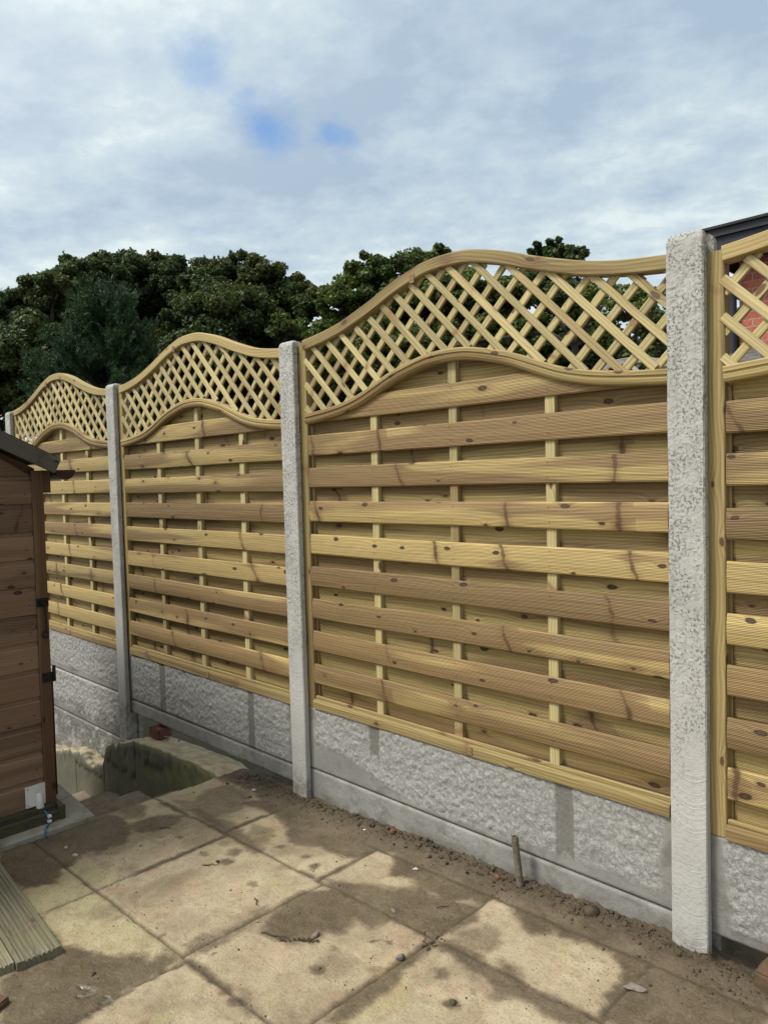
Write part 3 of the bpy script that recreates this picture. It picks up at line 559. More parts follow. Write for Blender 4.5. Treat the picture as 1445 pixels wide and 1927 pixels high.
# ---------------------------------------------------------------- gravel boards
def gravel(i,z0,z1,name_lab,seed,bars=(),rockf=lambda u,z:1.0,x0=None,x1=None):
    xa=PX[i]+.037; xb=PX[i+1]-.037; nu=int((xb-xa)/.0065); nv=max(8,int((z1-z0)/.0065))
    U,Z_=np.meshgrid(np.linspace(xa,xb,nu),np.linspace(z0,z1,nv),indexing='ij')
    edge=np.minimum(Z_-z0,z1-Z_)
    rock=rockf(U-PX[i],Z_-z0)*sstep(np.minimum(U-xa-.05,xb-.05-U)+(fbm(U,Z_,9,seed+3)-.5)*.05,.0,.03)
    rock=np.clip(rock,0,1)
    dark=np.zeros(U.shape)
    for bx0,bx1,bz in bars:
        wz=(fbm(U,Z_,30,seed+8)-.5)*.012
        dark=np.maximum(dark,sstep(U+wz,bx0-.002,bx0+.003)*(1-sstep(U+wz,bx1-.003,bx1+.002))*sstep(Z_+wz*2+(U-(bx0+bx1)/2)**2*25,bz-.008,bz+.008))
    rock=rock*(1-.75*dark)
    dark=np.maximum(dark*.75,0)
    dark=np.maximum(dark,(1-rock)*.25*sstep(fbm(U,Z_,5,seed+13),.45,.6))
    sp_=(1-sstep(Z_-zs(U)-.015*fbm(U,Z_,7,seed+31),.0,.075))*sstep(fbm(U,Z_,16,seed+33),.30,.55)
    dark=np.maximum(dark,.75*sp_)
    Yg=.034-rock*(.003+(fbm(U*.5,Z_*1.6,9,seed)-.3)*.008+(fbm(U,Z_,50,seed+1,3)-.5)*.008+(fbm(U,Z_,95,seed+2,2)-.5)*.009)+(fbm(U,Z_,3,seed+5)-.5)*.003
    Yg+=(1-sstep(edge,0,.007))*.005
    V=np.stack([U,Yg,Z_],-1); F=grid_faces(nu,nv)
    Vb=V.copy(); Vb[...,1]=.082; N=nu*nv
    V=np.concatenate([V.reshape(-1,3),Vb.reshape(-1,3)])
    def strip(ix): a=ix[:-1];b=ix[1:]; return np.stack([a,b,b+N,a+N],-1)
    I=np.arange(N).reshape(nu,nv)
    F=np.concatenate([F[:,::-1],F+N,strip(I[:,0]),strip(I[:,-1])[:,::-1],strip(I[0])[:,::-1],strip(I[-1])])
    A=lambda a: np.concatenate([a.ravel(),np.zeros(N)])
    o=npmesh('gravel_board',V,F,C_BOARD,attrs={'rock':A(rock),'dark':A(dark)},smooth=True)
    tag(o,name_lab,'gravel board','concrete gravel boards under the fence panels'); return o
def rk3(u,z):
    lim=.035+.10*(1-sstep(u,.0,.75))+.018*np.sin(u*5)+(fbm(u,z,6,801)-.5)*.03
    return sstep(z,lim-.008,lim+.012)*(.75+.5*fbm(u,z,4,802))
def rkflat(u,z): return .16+.35*sstep(fbm(u,z,4,811),.5,.7)
def rkband(b): return lambda u,z: sstep(z+(fbm(u,z,8,821)-.5)*.012,b-.006,b+.008)*(1-.0*z)
def rk1(u,z): return sstep(z+(fbm(u,z,5,831)-.5)*.03-.02*np.sin(u*3.),.03,.06)
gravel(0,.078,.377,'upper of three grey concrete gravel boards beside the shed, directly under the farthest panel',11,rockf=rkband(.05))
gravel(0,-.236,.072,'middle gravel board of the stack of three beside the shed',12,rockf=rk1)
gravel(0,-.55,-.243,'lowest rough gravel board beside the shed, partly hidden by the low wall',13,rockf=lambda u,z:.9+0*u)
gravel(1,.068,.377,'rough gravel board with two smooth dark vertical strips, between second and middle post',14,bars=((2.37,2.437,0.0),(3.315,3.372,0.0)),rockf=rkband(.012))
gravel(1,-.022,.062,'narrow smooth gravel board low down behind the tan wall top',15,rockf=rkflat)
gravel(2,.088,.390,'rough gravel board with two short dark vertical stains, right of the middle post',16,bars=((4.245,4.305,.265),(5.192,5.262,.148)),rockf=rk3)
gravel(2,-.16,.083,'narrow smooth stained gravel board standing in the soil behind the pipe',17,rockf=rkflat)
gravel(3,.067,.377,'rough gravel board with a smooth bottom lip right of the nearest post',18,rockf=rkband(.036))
# ---------------------------------------------------------------- fence panels
UPc=[(0,1.944),(.1,1.939),(.2,1.917),(.3,1.887),(.4,1.850),(.5,1.817),(.6,1.787),(.7,1.766),(.8,1.752),(.9,1.742),(1.,1.738)]
LOc=[(0,1.582),(.1,1.577),(.2,1.557),(.3,1.530),(.4,1.492),(.5,1.455),(.6,1.430),(.7,1.415),(.8,1.405),(.9,1.398),(1.,1.395)]
def curve(tab,u,c=.965):
    s=abs(u-c); x=[a for a,_ in tab]; y=[b for _,b in tab]
    # smooth (catmull-rom) lookup
    i=min(int(s*10),9); t=s*10-i; p1,p2=y[i],y[i+1]; p0=y[i-1] if i>0 else y[1]; p3=y[i+2] if i<9 else y[10]
    return .5*((2*p1)+(-p0+p2)*t+(2*p0-5*p1+4*p2-p3)*t*t+(-p0+3*p1-3*p2+p3)*t**3)
UA,UB=.100,1.838; RW=.047
def wave_rail(tab,ua,ub,y0,y1,groove,name,mat,par):
    mb=MB(); path=[];side=[]; n=64
    for k in range(n+1):
        u=ua+(ub-ua)*k/n; z=curve(tab,u); dz=(curve(tab,u+.004)-curve(tab,u-.004))/.008; nrm=Vector((-dz,0,1)).normalized()
        path.append(Vector((u,0,z))-nrm*RW/2); side.append(nrm)
    h=RW/2; c=.004
    if groove: prof=[(-h+c,y0+.004),(-h*.55,y0+.001),(-h*.15,y0),(-h*.02,y0+.0045),(h*.22,y0+.0045),(h*.3,y0),(h-c,y0),(h,y0+c),(h,y1),(-h,y1),(-h,y0+.008)]
    else: prof=[(-h+c,y0),(h-c,y0),(h,y0+c),(h,y1),(-h,y1),(-h,y0+c)]
    mb.sweep(path,side,prof,tone=.75); return mb.build(name,mat,par)
def clip(poly,f):
    """clip a closed polyline [(x,z)] to f(x,z)>=0"""
    out=[]
    for i in range(len(poly)):
        a,b=poly[i],poly[(i+1)%len(poly)]; fa,fb=f(*a),f(*b)
        if fa>=0: out.append(a)
        if (fa>=0)!=(fb>=0):
            t=fa/(fa-fb); out.append((a[0]+(b[0]-a[0])*t,a[1]+(b[1]-a[1])*t))
    return out
def prism(mb,poly,y0,y1,uvf,r,tone,ch=.0):
    if len(poly)<3: return
    b=len(mb.v); n=len(poly)
    for x,z in poly: mb.v.append(Vector((x,y0,z)))
    for x,z in poly: mb.v.append(Vector((x,y1,z)))
    mb.face([b+i for i in range(n)],[uvf(*poly[i]) for i in range(n)],r,tone)
    mb.face([b+n+i for i in range(n)][::-1],[uvf(*poly[i]) for i in range(n)][::-1],r,tone)
    for i in range(n):
        j=(i+1)%n; ui,uj=uvf(*poly[i]),uvf(*poly[j])
        mb.face([b+i,b+j,b+n+j,b+n+i],[ui,uj,(uj[0],uj[1]+.02),(ui[0],ui[1]+.02)],r,tone)
def hboard(mb,ua,ub,z0,z1,y,th,r,tone,arch=.0,bow=0.):
    """horizontal board, convex front, clipped by the lower wave rail"""
    lim=lambda u: curve(LOc,u)-RW+.012
    n=30; us=[ua+(ub-ua)*k/n for k in range(n+1)]
    prof=[(0,.004),(.05,.001),(.3,-arch*.8),(.5,-arch),(.7,-arch*.8),(.95,.001),(1,.004)]
    cols=[]; keep=[]
    wob=random.uniform(0,6)
    for u in us:
        t1=z1+.0012*math.sin(u*4+wob); t0=z0+.0012*math.sin(u*3.3+wob*2)
        top=min(t1,lim(u)); keep.append(top>t0+.004); top=max(top,t0+.001)
        base=len(mb.v); yy=y+bow*math.sin(u*math.pi/(UB+UA))
        for p,d in prof:
            z=min(t0+(t1-t0)*p,top); mb.v.append(Vector((u,yy+d,z)))
        mb.v.append(Vector((u,yy+th,top))); mb.v.append(Vector((u,yy+th,t0)))
        cols.append((base,t0,t1))
    m=len(prof)+2
    for k in range(n):
        if not(keep[k] or keep[k+1]): continue
        a,b=cols[k][0],cols[k+1][0]
        for q in range(m):
            j=(q+1)%m
            def vv(ix,i_): return mb.v[ix+i_].z-z0+(.1 if i_>=len(prof) else 0)
            mb.face([a+q,b+q,b+j,a+j],[(us[k],vv(a,q)),(us[k+1],vv(b,q)),(us[k+1],vv(b,j)),(us[k],vv(a,j))],r,tone)
    for k in (0,n):
        if keep[k]: a=cols[k][0]; mb.face([a+q for q in range(m)],[(0,.01*q) for q in range(m)],r,tone)
TONES=[[.6,.7,.75,.4,.3,.55,.8,.98,.95],[.55,.35,.3,.35,.75,.85,.3,.3,.35],[.35,.3,.42,.55,.97,.42,.38,.45,.42],[.3,.25,.35,.4,.85,.97,.25,.3,.8]]
def make_panel(x0,zb,pi,label,mats,y=0.,par_label_cat='fence panel',group='wave topped fence panels'):
    WS,WR,WT=mats; rs=random.Random(50+pi)
    root=empty('fence_panel',(x0,y,zb)); tag(root,label,par_label_cat,group)
    # side rails sit in the post slots
    for ua,ub,inn in ((.045,UA,1),(UB,1.862,-1)):
        mb=MB(); zt=curve(UPc,(ua+ub)/2)-.004 if inn>0 else curve(UPc,ub)-.03
        mb.box((ua,.034,0),(ub,.079,zt),'z',tone=.7,ch=.003)
        # thin stop bead that holds the board ends
        mb.box((ub,.056,.04) if inn>0 else (ua-.012,.056,.04),(ub+.012,.067,curve(LOc,ua)-.05) if inn>0 else (ua,.067,curve(LOc,ub)-.05),'z',tone=.4)
        mb.build('side_rail',WR,root)
    mb=MB(); z1=.042
    mb.sweep([(UA+.001,0,z1/2),(.6,0,z1/2),(1.2,0,z1/2),(UB-.001,0,z1/2)],Vector((0,0,1)),[(-z1/2,.022),(z1/2-.012,.022),(z1/2-.003,.026),(z1/2,.036),(z1/2,.076),(-z1/2,.076)],tone=.55,r=rs.random())
    mb.build('bottom_rail',WR,root)
    mb=MB(); mb.box((UA+.002,.040,z1),(UB-.002,.052,z1+.014),'x',tone=.9,ch=.002); mb.build('bottom_bead',WR,root)
    wave_rail(UPc,.0985,1.848,.016,.062,False,'top_rail',WR,root)
    wave_rail(LOc,.1015,1.846,.014,.060,True,'middle_rail',WR,root)
    # upright battens
    for u in (.535,.975,1.412):
        mb=MB(); zt=curve(LOc,u)-RW+.01
        mb.box((u-.020,.043,z1+.001),(u+.020,.067,zt),'z',tone=.95,ch=.002); mb.build('batten',WT,root)
    # boards: nine in front of the battens, the others behind
    fr=MB(); bk=MB()
    for k in range(9):
        zt=1.455-.155*k+rs.uniform(-.003,.003); hboard(fr,UA+.004,UB-.002,zt-.094,zt,.033,.009,rs.random(),TONES[pi][k],arch=rs.choice([.001,.002,.004]),bow=rs.uniform(-.002,.002))
    for k in range(10):
        zt=1.5325-.155*k+rs.uniform(-.003,.003); z0=max(zt-.092,.045)
        hboard(bk,UA+.006,UB-.004,z0,zt,.068,.008,rs.random(),rs.choice([.45,.6,.75,.55]),arch=.001)
    # diagonal trellis
    fu=lambda u,z: curve(UPc,u)-RW+.014-z; fl=lambda u,z: z-(curve(LOc,u)-.014)
    hw=.0135*math.sqrt(2)
    for sgn,ya,nm in ((1,.030,'front_trellis'),(-1,.0405,'back_trellis')):
        mb=MB()
        for k in range(-2,40):
            c=(1.64+.112*k) if sgn>0 else (-1.74+.112*k)
            c+=rs.uniform(-.003,.003); dw=rs.uniform(-.001,.001)
            seg=28; r=rs.random(); tn=rs.choice([.7,.9,1.,.95,.55])
            pts=[]
            u0=c-2.0 if sgn>0 else c+1.3; u1=c-1.3 if sgn>0 else c+2.0
            u0=max(UA-.004,u0); u1=min(UB+.006,u1)
            if u1-u0<.03: continue
            path=[]
            for q in range(seg+1):
                u=u0+(u1-u0)*q/seg; z=(c-u) if sgn>0 else (u-c)
                if fu(u,z)>0 and fl(u,z)>0: path.append(Vector((u,ya+.005,z)))
            if len(path)<2: continue
            side=Vector((sgn,0,1)).normalized(); w_=.0135+dw; e=.0022
            mb.sweep([path[0],path[len(path)//2],path[-1]],side,[(-w_+e,-.005),(w_-e,-.005),(w_,-.005+e),(w_,.0045),(-w_,.0045),(-w_,-.005+e)],r=r,tone=tn)
        mb.build(nm,WT,root)
    # nail heads over the battens and corner tabs
    nb=fr
    for k in range(9):
        for u in (.535,.975,1.412):
            for dz in (-.018,-.070):
                z=1.455-.155*k+dz
                if z>curve(LOc,u)-RW-.01: continue
                b=len(nb.v); cx,cz=u+rs.uniform(-.004,.004),z
                for a in range(6): nb.v.append(Vector((cx+.0022*math.cos(a*1.047),.0285,cz+.0022*math.sin(a*1.047))))
                nb.face([b+a for a in range(6)],[(0,0)]*6); nb.m[len(nb.f)-1]=1
    fr.build('front_boards',[WS,M_TWIG],root); bk.build('back_boards',WS,root)
    for pa,pb in (((.79,.0135,1.868),(.815,.017,1.900)),((1.035,.0190,.006),(1.058,.0225,.036))):
        tb=MB(); tb.box(pa,pb,'x',tone=.2); tb.build('joint_plug',WR,root)
    return root
PB_=[.3785,.377,.3923,.3783]
plabs=['farthest pressure treated fence panel with lattice top, partly hidden behind the shed roof','wave topped fence panel second from the left, between the second post and the middle post',
 'largest full wave topped fence panel, between the middle post and the nearest post','nearest fence panel cut off by the right edge, brick house seen through its lattice']
for i in range(4):
    make_panel(PX[i]+(0.0 if i!=1 else -.004),PB_[i],i,plabs[i],(W_SLAT,W_RAIL,W_TREL))
make_panel(3.02,.40,1,'small grey weathered lattice fence seen behind the large panel near the nearest post',(W_GREY,W_GREY,W_GREY),y=3.0,par_label_cat='fence',group=None)
# ---------------------------------------------------------------- low wall and steps
TP=[(-1.5,-.66),(.0,-.60),(1.05,-.456),(1.26,-.40),(1.45,-.375),(1.60,-.44),(1.80,-.375),(1.835,-.29),(1.862,-.222),(2.0,-.19),(2.264,-.104),(2.5,-.086),(2.764,-.074),(3.0,-.066),(3.13,-.063),(3.22,-.088),(3.30,-.11)]
xw=np.concatenate([np.arange(-1.5,1.,.05),np.arange(1.,3.301,.012)]); rows=[]; dk=[]
for x in xw:
    zt=float(np.interp(x,[a for a,_ in TP],[b for _,b in TP])); rough=1. if x<2.05 else .06
    zt+=(float(fbm(np.array(x),np.array(0.),22,301))-.5)*.05*rough
    back=.03 if x<1.86 else .10
    col=[];dd=[]
    for k in range(26):
        z=-1.02+(zt-.012+1.02)*k/25; y=-.10+(float(fbm(np.array(x),np.array(z),9,305))-.5)*.010
        dsurf=zt-z; pit=float(fbm(np.array(x),np.array(z),30,309)); pk=sstep(np.array(pit),.55,.68)*math.exp(-((dsurf-.075)/.035)**2)*(1 if 1.1<x<3.0 else 0)
        y+=.007*float(pk); g=float(pk)*.45
        for xl,zl0,zl1 in ((2.264,-.36,.1),(1.812,-.62,-.25),(1.36,-.9,-.45)):
            if abs(x-xl)<.007 and zl0<z<zl1: g=max(g,.8); y+=.004
        for zl,xa_,xb_ in ((-.475,1.36,1.81),(-.335,1.81,2.264),(-.205,2.264,2.62)):
            if abs(z-zl)<.011 and xa_<x<xb_: g=max(g,.7); y+=.004
        col.append((x,y,z)); dd.append(g)
    for k in range(9):
        t=k/8; y=-.094+(back+.094)*t; z=zt+(float(fbm(np.array(x),np.array(y),26,315))-.5)*(.035*rough+.005)-(.02*t if x>1.86 else .03*t)-(.006 if k==0 else 0)
        col.append((x,y,z)); dd.append(0)
    col.append((x,back+.002,-1.02)); dd.append(0)
    rows.append(col); dk.append(dd)
V=np.array(rows); nu,nv=V.shape[:2]
wl=npmesh('low_concrete_wall',V.reshape(-1,3),grid_faces(nu,nv),C_WALL,attrs={'dark':np.array(dk)},smooth=True)
tag(wl,'low broken topped concrete wall, green with algae, beside the sunken steps','wall')
st=empty('garden_steps',(2.6,-.4,-.5)); tag(st,'muddy concrete steps going down between the low wall and the shed base','steps')
for k,(x0,x1,zt) in enumerate([(2.756,3.19,-.27),(2.267,2.80,-.415),(1.874,2.31,-.53),(1.45,1.90,-.65)]):
    nx,ny=34,50; xx=np.linspace(x0,x1,nx); yy=np.linspace(-.80,-.095,ny); XX,YY=np.meshgrid(xx,yy,indexing='ij')
    ZZ=zt+(fbm(XX,YY,9,401+k)-.5)*.022+(fbm(XX,YY,40,405+k)-.5)*.008-(1-sstep(XX-x0,0,.02))*.014
    top=np.stack([XX+(fbm(XX,YY,12,411+k)-.5)*.012,YY,ZZ],-1)
    fr=np.stack([top[0,:,0]+.006,yy,np.full(ny,-1.0)],-1)[None]
    V=np.concatenate([fr,top]); o=npmesh('step',V.reshape(-1,3),grid_faces(nx+1,ny),C_STEP,parent=st,smooth=True); o.location=(-2.6,.4,.5)
# riser under the paving edge
mb=MB(); mb.box((3.178,-.80,-1.0),(3.196,.02,-.105),'y'); o=mb.build('riser',C_STEP,st); o.location=(-2.6,.4,.5)
pf=MB(); b=0; pf.v+=[Vector(q) for q in ((-1.6,-.80,-.98),(3.2,-.80,-.98),(3.2,.1,-.98),(-1.6,.1,-.98))]; pf.face([0,1,2,3],[(0,0)]*4)
tag(pf.build('passage_floor',M_SOIL),kind='structure')
# shed base slab
V8=[(3.198,-.762),(3.08,-.750),(2.70,-.712),(1.0,-.66),(1.0,-3.2),(3.205,-3.2),(3.20,-1.2)]
mb=MB()
def zslab(x): return -.0627+(x-3.195)*.037
n=len(V8)
for q,(dz,ins) in enumerate(((-1.,0),(-.008,0),(0,.008))):
    for x,y in V8:
        cx,cy=2.2,-1.9; s=1-ins/max(.3,math.hypot(x-cx,y-cy)); mb.v.append(Vector((cx+(x-cx)*s,cy+(y-cy)*s,zslab(x)+dz)))
for l in (0,1):
    for i in range(n): j=(i+1)%n; mb.face([l*n+i,l*n+j,(l+1)*n+j,(l+1)*n+i],[(0,0)]*4)
mb.face([2*n+i for i in range(n)],[(0,0)]*n)
tag(mb.build('concrete_base_slab',C_SLAB),'flat grey concrete base slab under the shed, its corner jutting over the steps','slab')
# ---------------------------------------------------------------- brick pieces
def brick(loc,rz,size,mat,label,frog=True):
    bm=bmesh.new(); bmesh.ops.create_cube(bm,size=1)
    for v in bm.verts: v.co=Vector((v.co.x*size[0],v.co.y*size[1],(v.co.z+.5)*size[2]))
    bmesh.ops.bevel(bm,geom=list(bm.edges),offset=.006,segments=2,affect='EDGES')
    if frog:
        tf=max(bm.faces,key=lambda f:f.calc_center_median().z); r=bmesh.ops.inset_region(bm,faces=[tf],thickness=.018); 
        bmesh.ops.translate(bm,verts=tf.verts,vec=(0,0,-.014))
        bmesh.ops.inset_region(bm,faces=[tf],thickness=.004)
    bmesh.ops.subdivide_edges(bm,edges=bm.edges[:],cuts=1)
    for v in bm.verts: v.co+=Vector([random.uniform(-.0015,.0015) for _ in range(3)])
    me=bpy.data.meshes.new('brick'); bm.to_mesh(me); bm.free(); me.materials.append(mat)
    o=bpy.data.objects.new('brick',me); COL.objects.link(o); o.location=loc; o.rotation_euler=(0,.04,rz); return tag(o,label,'brick')
brick((2.345,.035,-.100),.15,(.10,.10,.066),M_BRICK,'red frogged half brick on the tan wall top, tucked under the gravel board')
brick((5.985,-.018,.0),-.06,(.205,.105,.066),M_BRICKD,'dark mossy brick on the soil at the lower right edge under the gravel board',False)
brick((4.245,-1.565,-.058),.5,(.13,.075,.034),M_BRICKD,'dark reddish broken brick at the lower left edge, below the decking boards',False)
for x,y,z,s,k in ((2.43,.03,-.082,.011,1),(2.56,.04,-.078,.008,2),(2.50,.00,-.078,.006,3)): blob('pebble',(x,y,z),(s,s*.8,s*.7),M_CHIP,20+k,['','round pebble on the tan wall top next to the red brick','small pebble on the tan wall top, farthest from the red brick','tiny pebble on the tan wall top between two larger ones'][k],'pebble',2,.15)
# standing pipe
tag(tube([(5.083,-.03,-.06),(5.078,-.03,0),(5.066,-.03,.09),(5.057,-.03,.172)],[.0135,.0135,.0132,.0132],'metal_pipe',M_PIPE,None,16,True),'short rusty hollow metal pipe sticking up from the soil in front of the gravel board','pipe')
# ---------------------------------------------------------------- decking boards
def deck(c,ang,L,W,th,rise,label):
    mb=MB(); d=Vector((math.cos(ang),math.sin(ang),rise)).normalized(); s=Vector((-math.sin(ang),math.cos(ang),0)); up=d.cross(s).normalized()
    nr=9; prof=[]
    for k in range(nr):
        a0=-W/2+W*k/nr; w_=W/nr
        if k in (0,nr-1): prof+=[(a0+.001,0),(a0+w_-.001,0)]
        else: prof+=[(a0+w_*.12,-.0065),(a0+w_*.26,-.0005),(a0+w_*.70,-.0005),(a0+w_*.84,-.0065)]
    prof+=[(W/2,-.002),(W/2,-th),(-W/2,-th),(-W/2,-.002)]
    mb.sweep([c-d*L/2,c-d*L/4,c,c+d*L/4,c+d*L/2],s,prof,dep=up,tone=.5); return tag(mb.build('decking_board',W_DECK),label,'decking board','grooved decking boards on the slabs')
an=math.atan2(-.074,.817); dv=Vector((math.cos(an),math.sin(an),.037)); sv=Vector((-math.sin(an),math.cos(an),0)); ce=Vector((4.159,-1.301,-.024))
deck(ce-dv*.44-sv*.068,an,.88,.134,.030,.037,'grooved green grey decking board lying on the slabs, the one nearer the fence')
deck(ce-dv*.452-sv*.206,an,.88,.134,.030,.037,'grooved green grey decking board lying on the slabs, the one nearer the camera')
# ---------------------------------------------------------------- shed
shed=empty('garden_shed',(3.05,-.88,0)); tag(shed,'brown shiplap garden shed with gable end, black latch and white cable plate, left edge','shed')
SX=3.05; CY=-.935; RY=-1.80; Y1=-2.70; SL=.485
def sp(mb,nm,mat,par=shed,off=(3.05,-.88,0)):
    o=mb.build(nm,mat,par); o.location=-Vector(off) if par==shed else Vector((0,0,0)); return o
def eave(y): return 1.565+SL*min(y+.885,0)*-1 if y>RY else 1.565+SL*(-RY-.885)-SL*(RY-y)
mb=MB()
for k in range(16):
    z0=.0+.1275*k; r=random.random(); tn=random.choice([.2,.5,.7,.4])
    pr=[(z0,.004),(z0+.002,0),(z0+.100,0),(z0+.106,.003),(z0+.110,.008),(z0+.1265,.009)]
    def ylim(z):
        # y range allowed by the roof at height z
        if z<1.56: return CY,Y1
        d=(z-1.56)/SL; return CY-d+.0,Y1+d-.05
    a0,b0=ylim(z0); a1,b1=ylim(z0+.1275)
    if a0-b0<.1: break
    base=len(mb.v); ny=8
    for q in range(ny+1):
        for (z,dx) in pr:
            t=(z-z0)/.1275; A=a0+(a1-a0)*t; B=b0+(b1-b0)*t
            y=A+(B-A)*q/ny; mb.v.append(Vector((SX+.006-dx,y,z)))
    m=len(pr)
    for q in range(ny):
        for i in range(m-1):
            a=base+q*m+i; b=a+m; u0=-mb.v[a].y; u1=-mb.v[b].y
            mb.face([a,b,b+1,a+1],[(u0,pr[i][0]-z0),(u1,pr[i][0]-z0),(u1,pr[i+1][0]-z0),(u0,pr[i+1][0]-z0)],r,tn)
nbase=len(mb.f)
for k in range(12):
    for yy in (-.965,-1.30,-1.75):
        b=len(mb.v); zc_=.0+.1275*k+.045
        for a in range(6): mb.v.append(Vector((SX+.0068,yy+.0035*math.cos(a*1.047),zc_+.0035*math.sin(a*1.047))))
        mb.face([b+a for a in range(6)],[(0,0)]*6); mb.m[len(mb.f)-1]=1
sp(mb,'cladding',[W_SHED,M_BLACK])
mb=MB(); b=0
for x in (SX-.045,SX-.030): mb.v+=[Vector(q) for q in ((x,-.905,1.50),(x,-.905,1.566),(x,RY,1.566+SL*(-.905-RY)),(x,Y1+.012,1.566),(x,Y1+.012,1.50))]
mb.face([0,1,2,3,4],[(0,0)]*5); mb.face([5,6,7,8,9],[(0,0)]*5)
for i in range(5): j=(i+1)%5; mb.face([i,j,5+j,5+i],[(0,0)]*4)
sp(mb,'gable_panel',W_SHTR)
mb=MB(); mb.box((1.2,-.90,-.0),(SX-.012,-.888,1.55),'x',tone=.4); mb.box((1.2,Y1,0),(SX-.02,Y1+.012,1.55),'x'); mb.box((1.2,Y1+.02,0),(1.212,-.90,1.55),'y')
mb.box((1.22,Y1+.02,.0),(SX-.02,-.905,.02),'y'); sp(mb,'side_wall',W_SHED)
mb=MB(); mb.box((SX-.03,-.934,0.),(SX+.016,-.884,1.555),'z',tone=.5,ch=.003,r=.37); sp(mb,'corner_trim',W_SHTR)
mb=MB(); mb.box((SX-.10,-.883,1.452),(SX+.006,-.848,1.556),'x',tone=.3); sp(mb,'fascia_block',W_SHTR)
# roof
mb=MB(); th=.022
for sgn in (1,-1):
    yo=-.835 if sgn>0 else 2*RY+.835
    zo=1.612; zr=zo+SL*(-.835-RY); b=len(mb.v)
    for x in (1.05,SX+.085):
        mb.v+=[Vector((x,yo,zo)),Vector((x,RY,zr)),Vector((x,RY,zr-th)),Vector((x,yo,zo-th))]
    for i in range(4): j=(i+1)%4; mb.face([b+i,b+j,b+4+j,b+4+i],[(0,0)]*4)
    mb.face([b,b+1,b+2,b+3],[(0,0)]*4); mb.face([b+4,b+5,b+6,b+7],[(0,0)]*4)
sp(mb,'roof',M_FELT)
for sgn in (1,-1):
    mb=MB(); dirv=Vector((0,-1*sgn,SL)).normalized(); st_=Vector((SX+.098,-.850 if sgn>0 else 2*RY+.850,1.572)); L=(.95)/math.cos(math.atan(SL))
    nrm=Vector((0,SL*sgn,1)).normalized()
    mb.sweep([st_,st_+dirv*L/2,st_+dirv*L],nrm,[(-.034,-.010),(.034,-.010),(.034,.010),(-.034,.010)],tone=.5,dep=Vector((1,0,0))); sp(mb,'bargeboard',W_BARGE)
# gutter
mb=MB(); seg=14; yc,zc,rg=-.797,1.556,.045
for x in (1.0,SX+.06):
    for ro in (rg,rg-.003):
        for i in range(seg+1): a=math.pi+math.pi*i/seg; mb.v.append(Vector((x,yc+ro*math.cos(a),zc+ro*math.sin(a))))
m=seg+1
for lay in (0,1):
    for i in range(seg): a=lay*m+i; mb.face([a,a+1,a+1+2*m,a+2*m],[(0,0)]*4)
mb.face([2*m+i for i in range(m)],[(0,0)]*m)
sp(mb,'gutter',M_GUT)
# bearers
mb=MB(); mb.box((SX-.06,-2.7,-.022),(SX+.045,-.90,.0),'y',tone=.4); mb.box((SX-.02,-2.75,-.064),(SX+.075,-.893,-.024),'y',tone=.5)
mb.box((SX-.06,-.895,-.064),(SX+.082,-.872,.0),'z',tone=.3); sp(mb,'bearer',W_BEAR)
# latch: hook, eye and hinge
lt=tube([(SX+.024,-.905,.94),(SX+.030,-.905,.90),(SX+.030,-.903,.84),(SX+.030,-.903,.80)],.0045,'latch',M_BLACK,shed,6); lt.location=(-3.05,.88,0)
for z in (.945,.795):
    pts=[(SX+.026,-.905+.014*math.cos(a),z+.014*math.sin(a)) for a in np.linspace(.3,5.6,10)]
    q=tube(pts,.0038,'eye',M_BLACK,lt,6)
mb=MB(); mb.box((SX+.012,-.936,.925),(SX+.019,-.884,.965),'y'); q=mb.build('plate',M_BLACK,lt)
mb=MB(); mb.box((SX+.012,-.925,.572),(SX+.021,-.872,.615),'y'); mb.box((SX+.012,-.879,.572),(SX+.028,-.868,.645),'z'); sp(mb,'hinge',M_BLACK)
mb=MB(); mb.box((SX-.02,-.883,.03),(SX+.010,-.8755,.60),'z'); sp(mb,'door_strap',M_BLACK)
# cable entry plate
mb=MB(); 
yv=np.linspace(-1.022,-.917,9); zv=np.linspace(.010,.107,6); b=0
for y in yv:
    for z in zv: mb.v.append(Vector((SX+.016+.0035*math.sin((y+1)*60),y,z+.002*math.sin(y*70))))
for i in range(8):
    for j in range(5): a=i*6+j; mb.face([a,a+6,a+7,a+1],[(0,0)]*4)
o=sp(mb,'cable_plate',M_WHITE); so_=o.modifiers.new('s','SOLIDIFY'); so_.thickness=.003
for y,z in ((-1.014,.02),(-1.014,.096),(-.926,.02),(-.926,.096)):
    blob('screw',(SX+.021,y,z),(.002,.004,.004),M_PIPE,5,sub=1,amp=.05,parent=o)
tb=MB(); seg=12; ringz=[(.004,.0),(.014,.012),(.0175,.04),(.018,.072),(.017,.076)]
for r_,dz in ringz:
    for i in range(seg): a=2*math.pi*i/seg; tb.v.append(Vector((SX+.018+max(-.004,r_*math.cos(a)*1.1+.004),-.962+r_*math.sin(a),.068-dz)))
for k in range(len(ringz)-1):
    for i in range(seg): j=(i+1)%seg; tb.face([k*seg+i,k*seg+j,(k+1)*seg+j,(k+1)*seg+i],[(0,0)]*4)
tb.face(list(range(seg)),[(0,0)]*seg); tb.face([(len(ringz)-1)*seg+i for i in range(seg)],[(0,0)]*seg)
tb.build('cable_cowl',M_WHITE,o,smooth=True)
cb=tube([(3.082,-.957,.012),(3.088,-.953,-.012),(3.128,-.945,-.030),(3.136,-.945,-.050),(3.142,-.953,-.062),(3.19,-.985,-.058),(3.206,-.992,-.066),(3.209,-.998,-.085),(3.212,-1.012,-.098)],.0045,'power_cable',M_BLUE,shed,8); cb.location=(-3.05,.88,0)
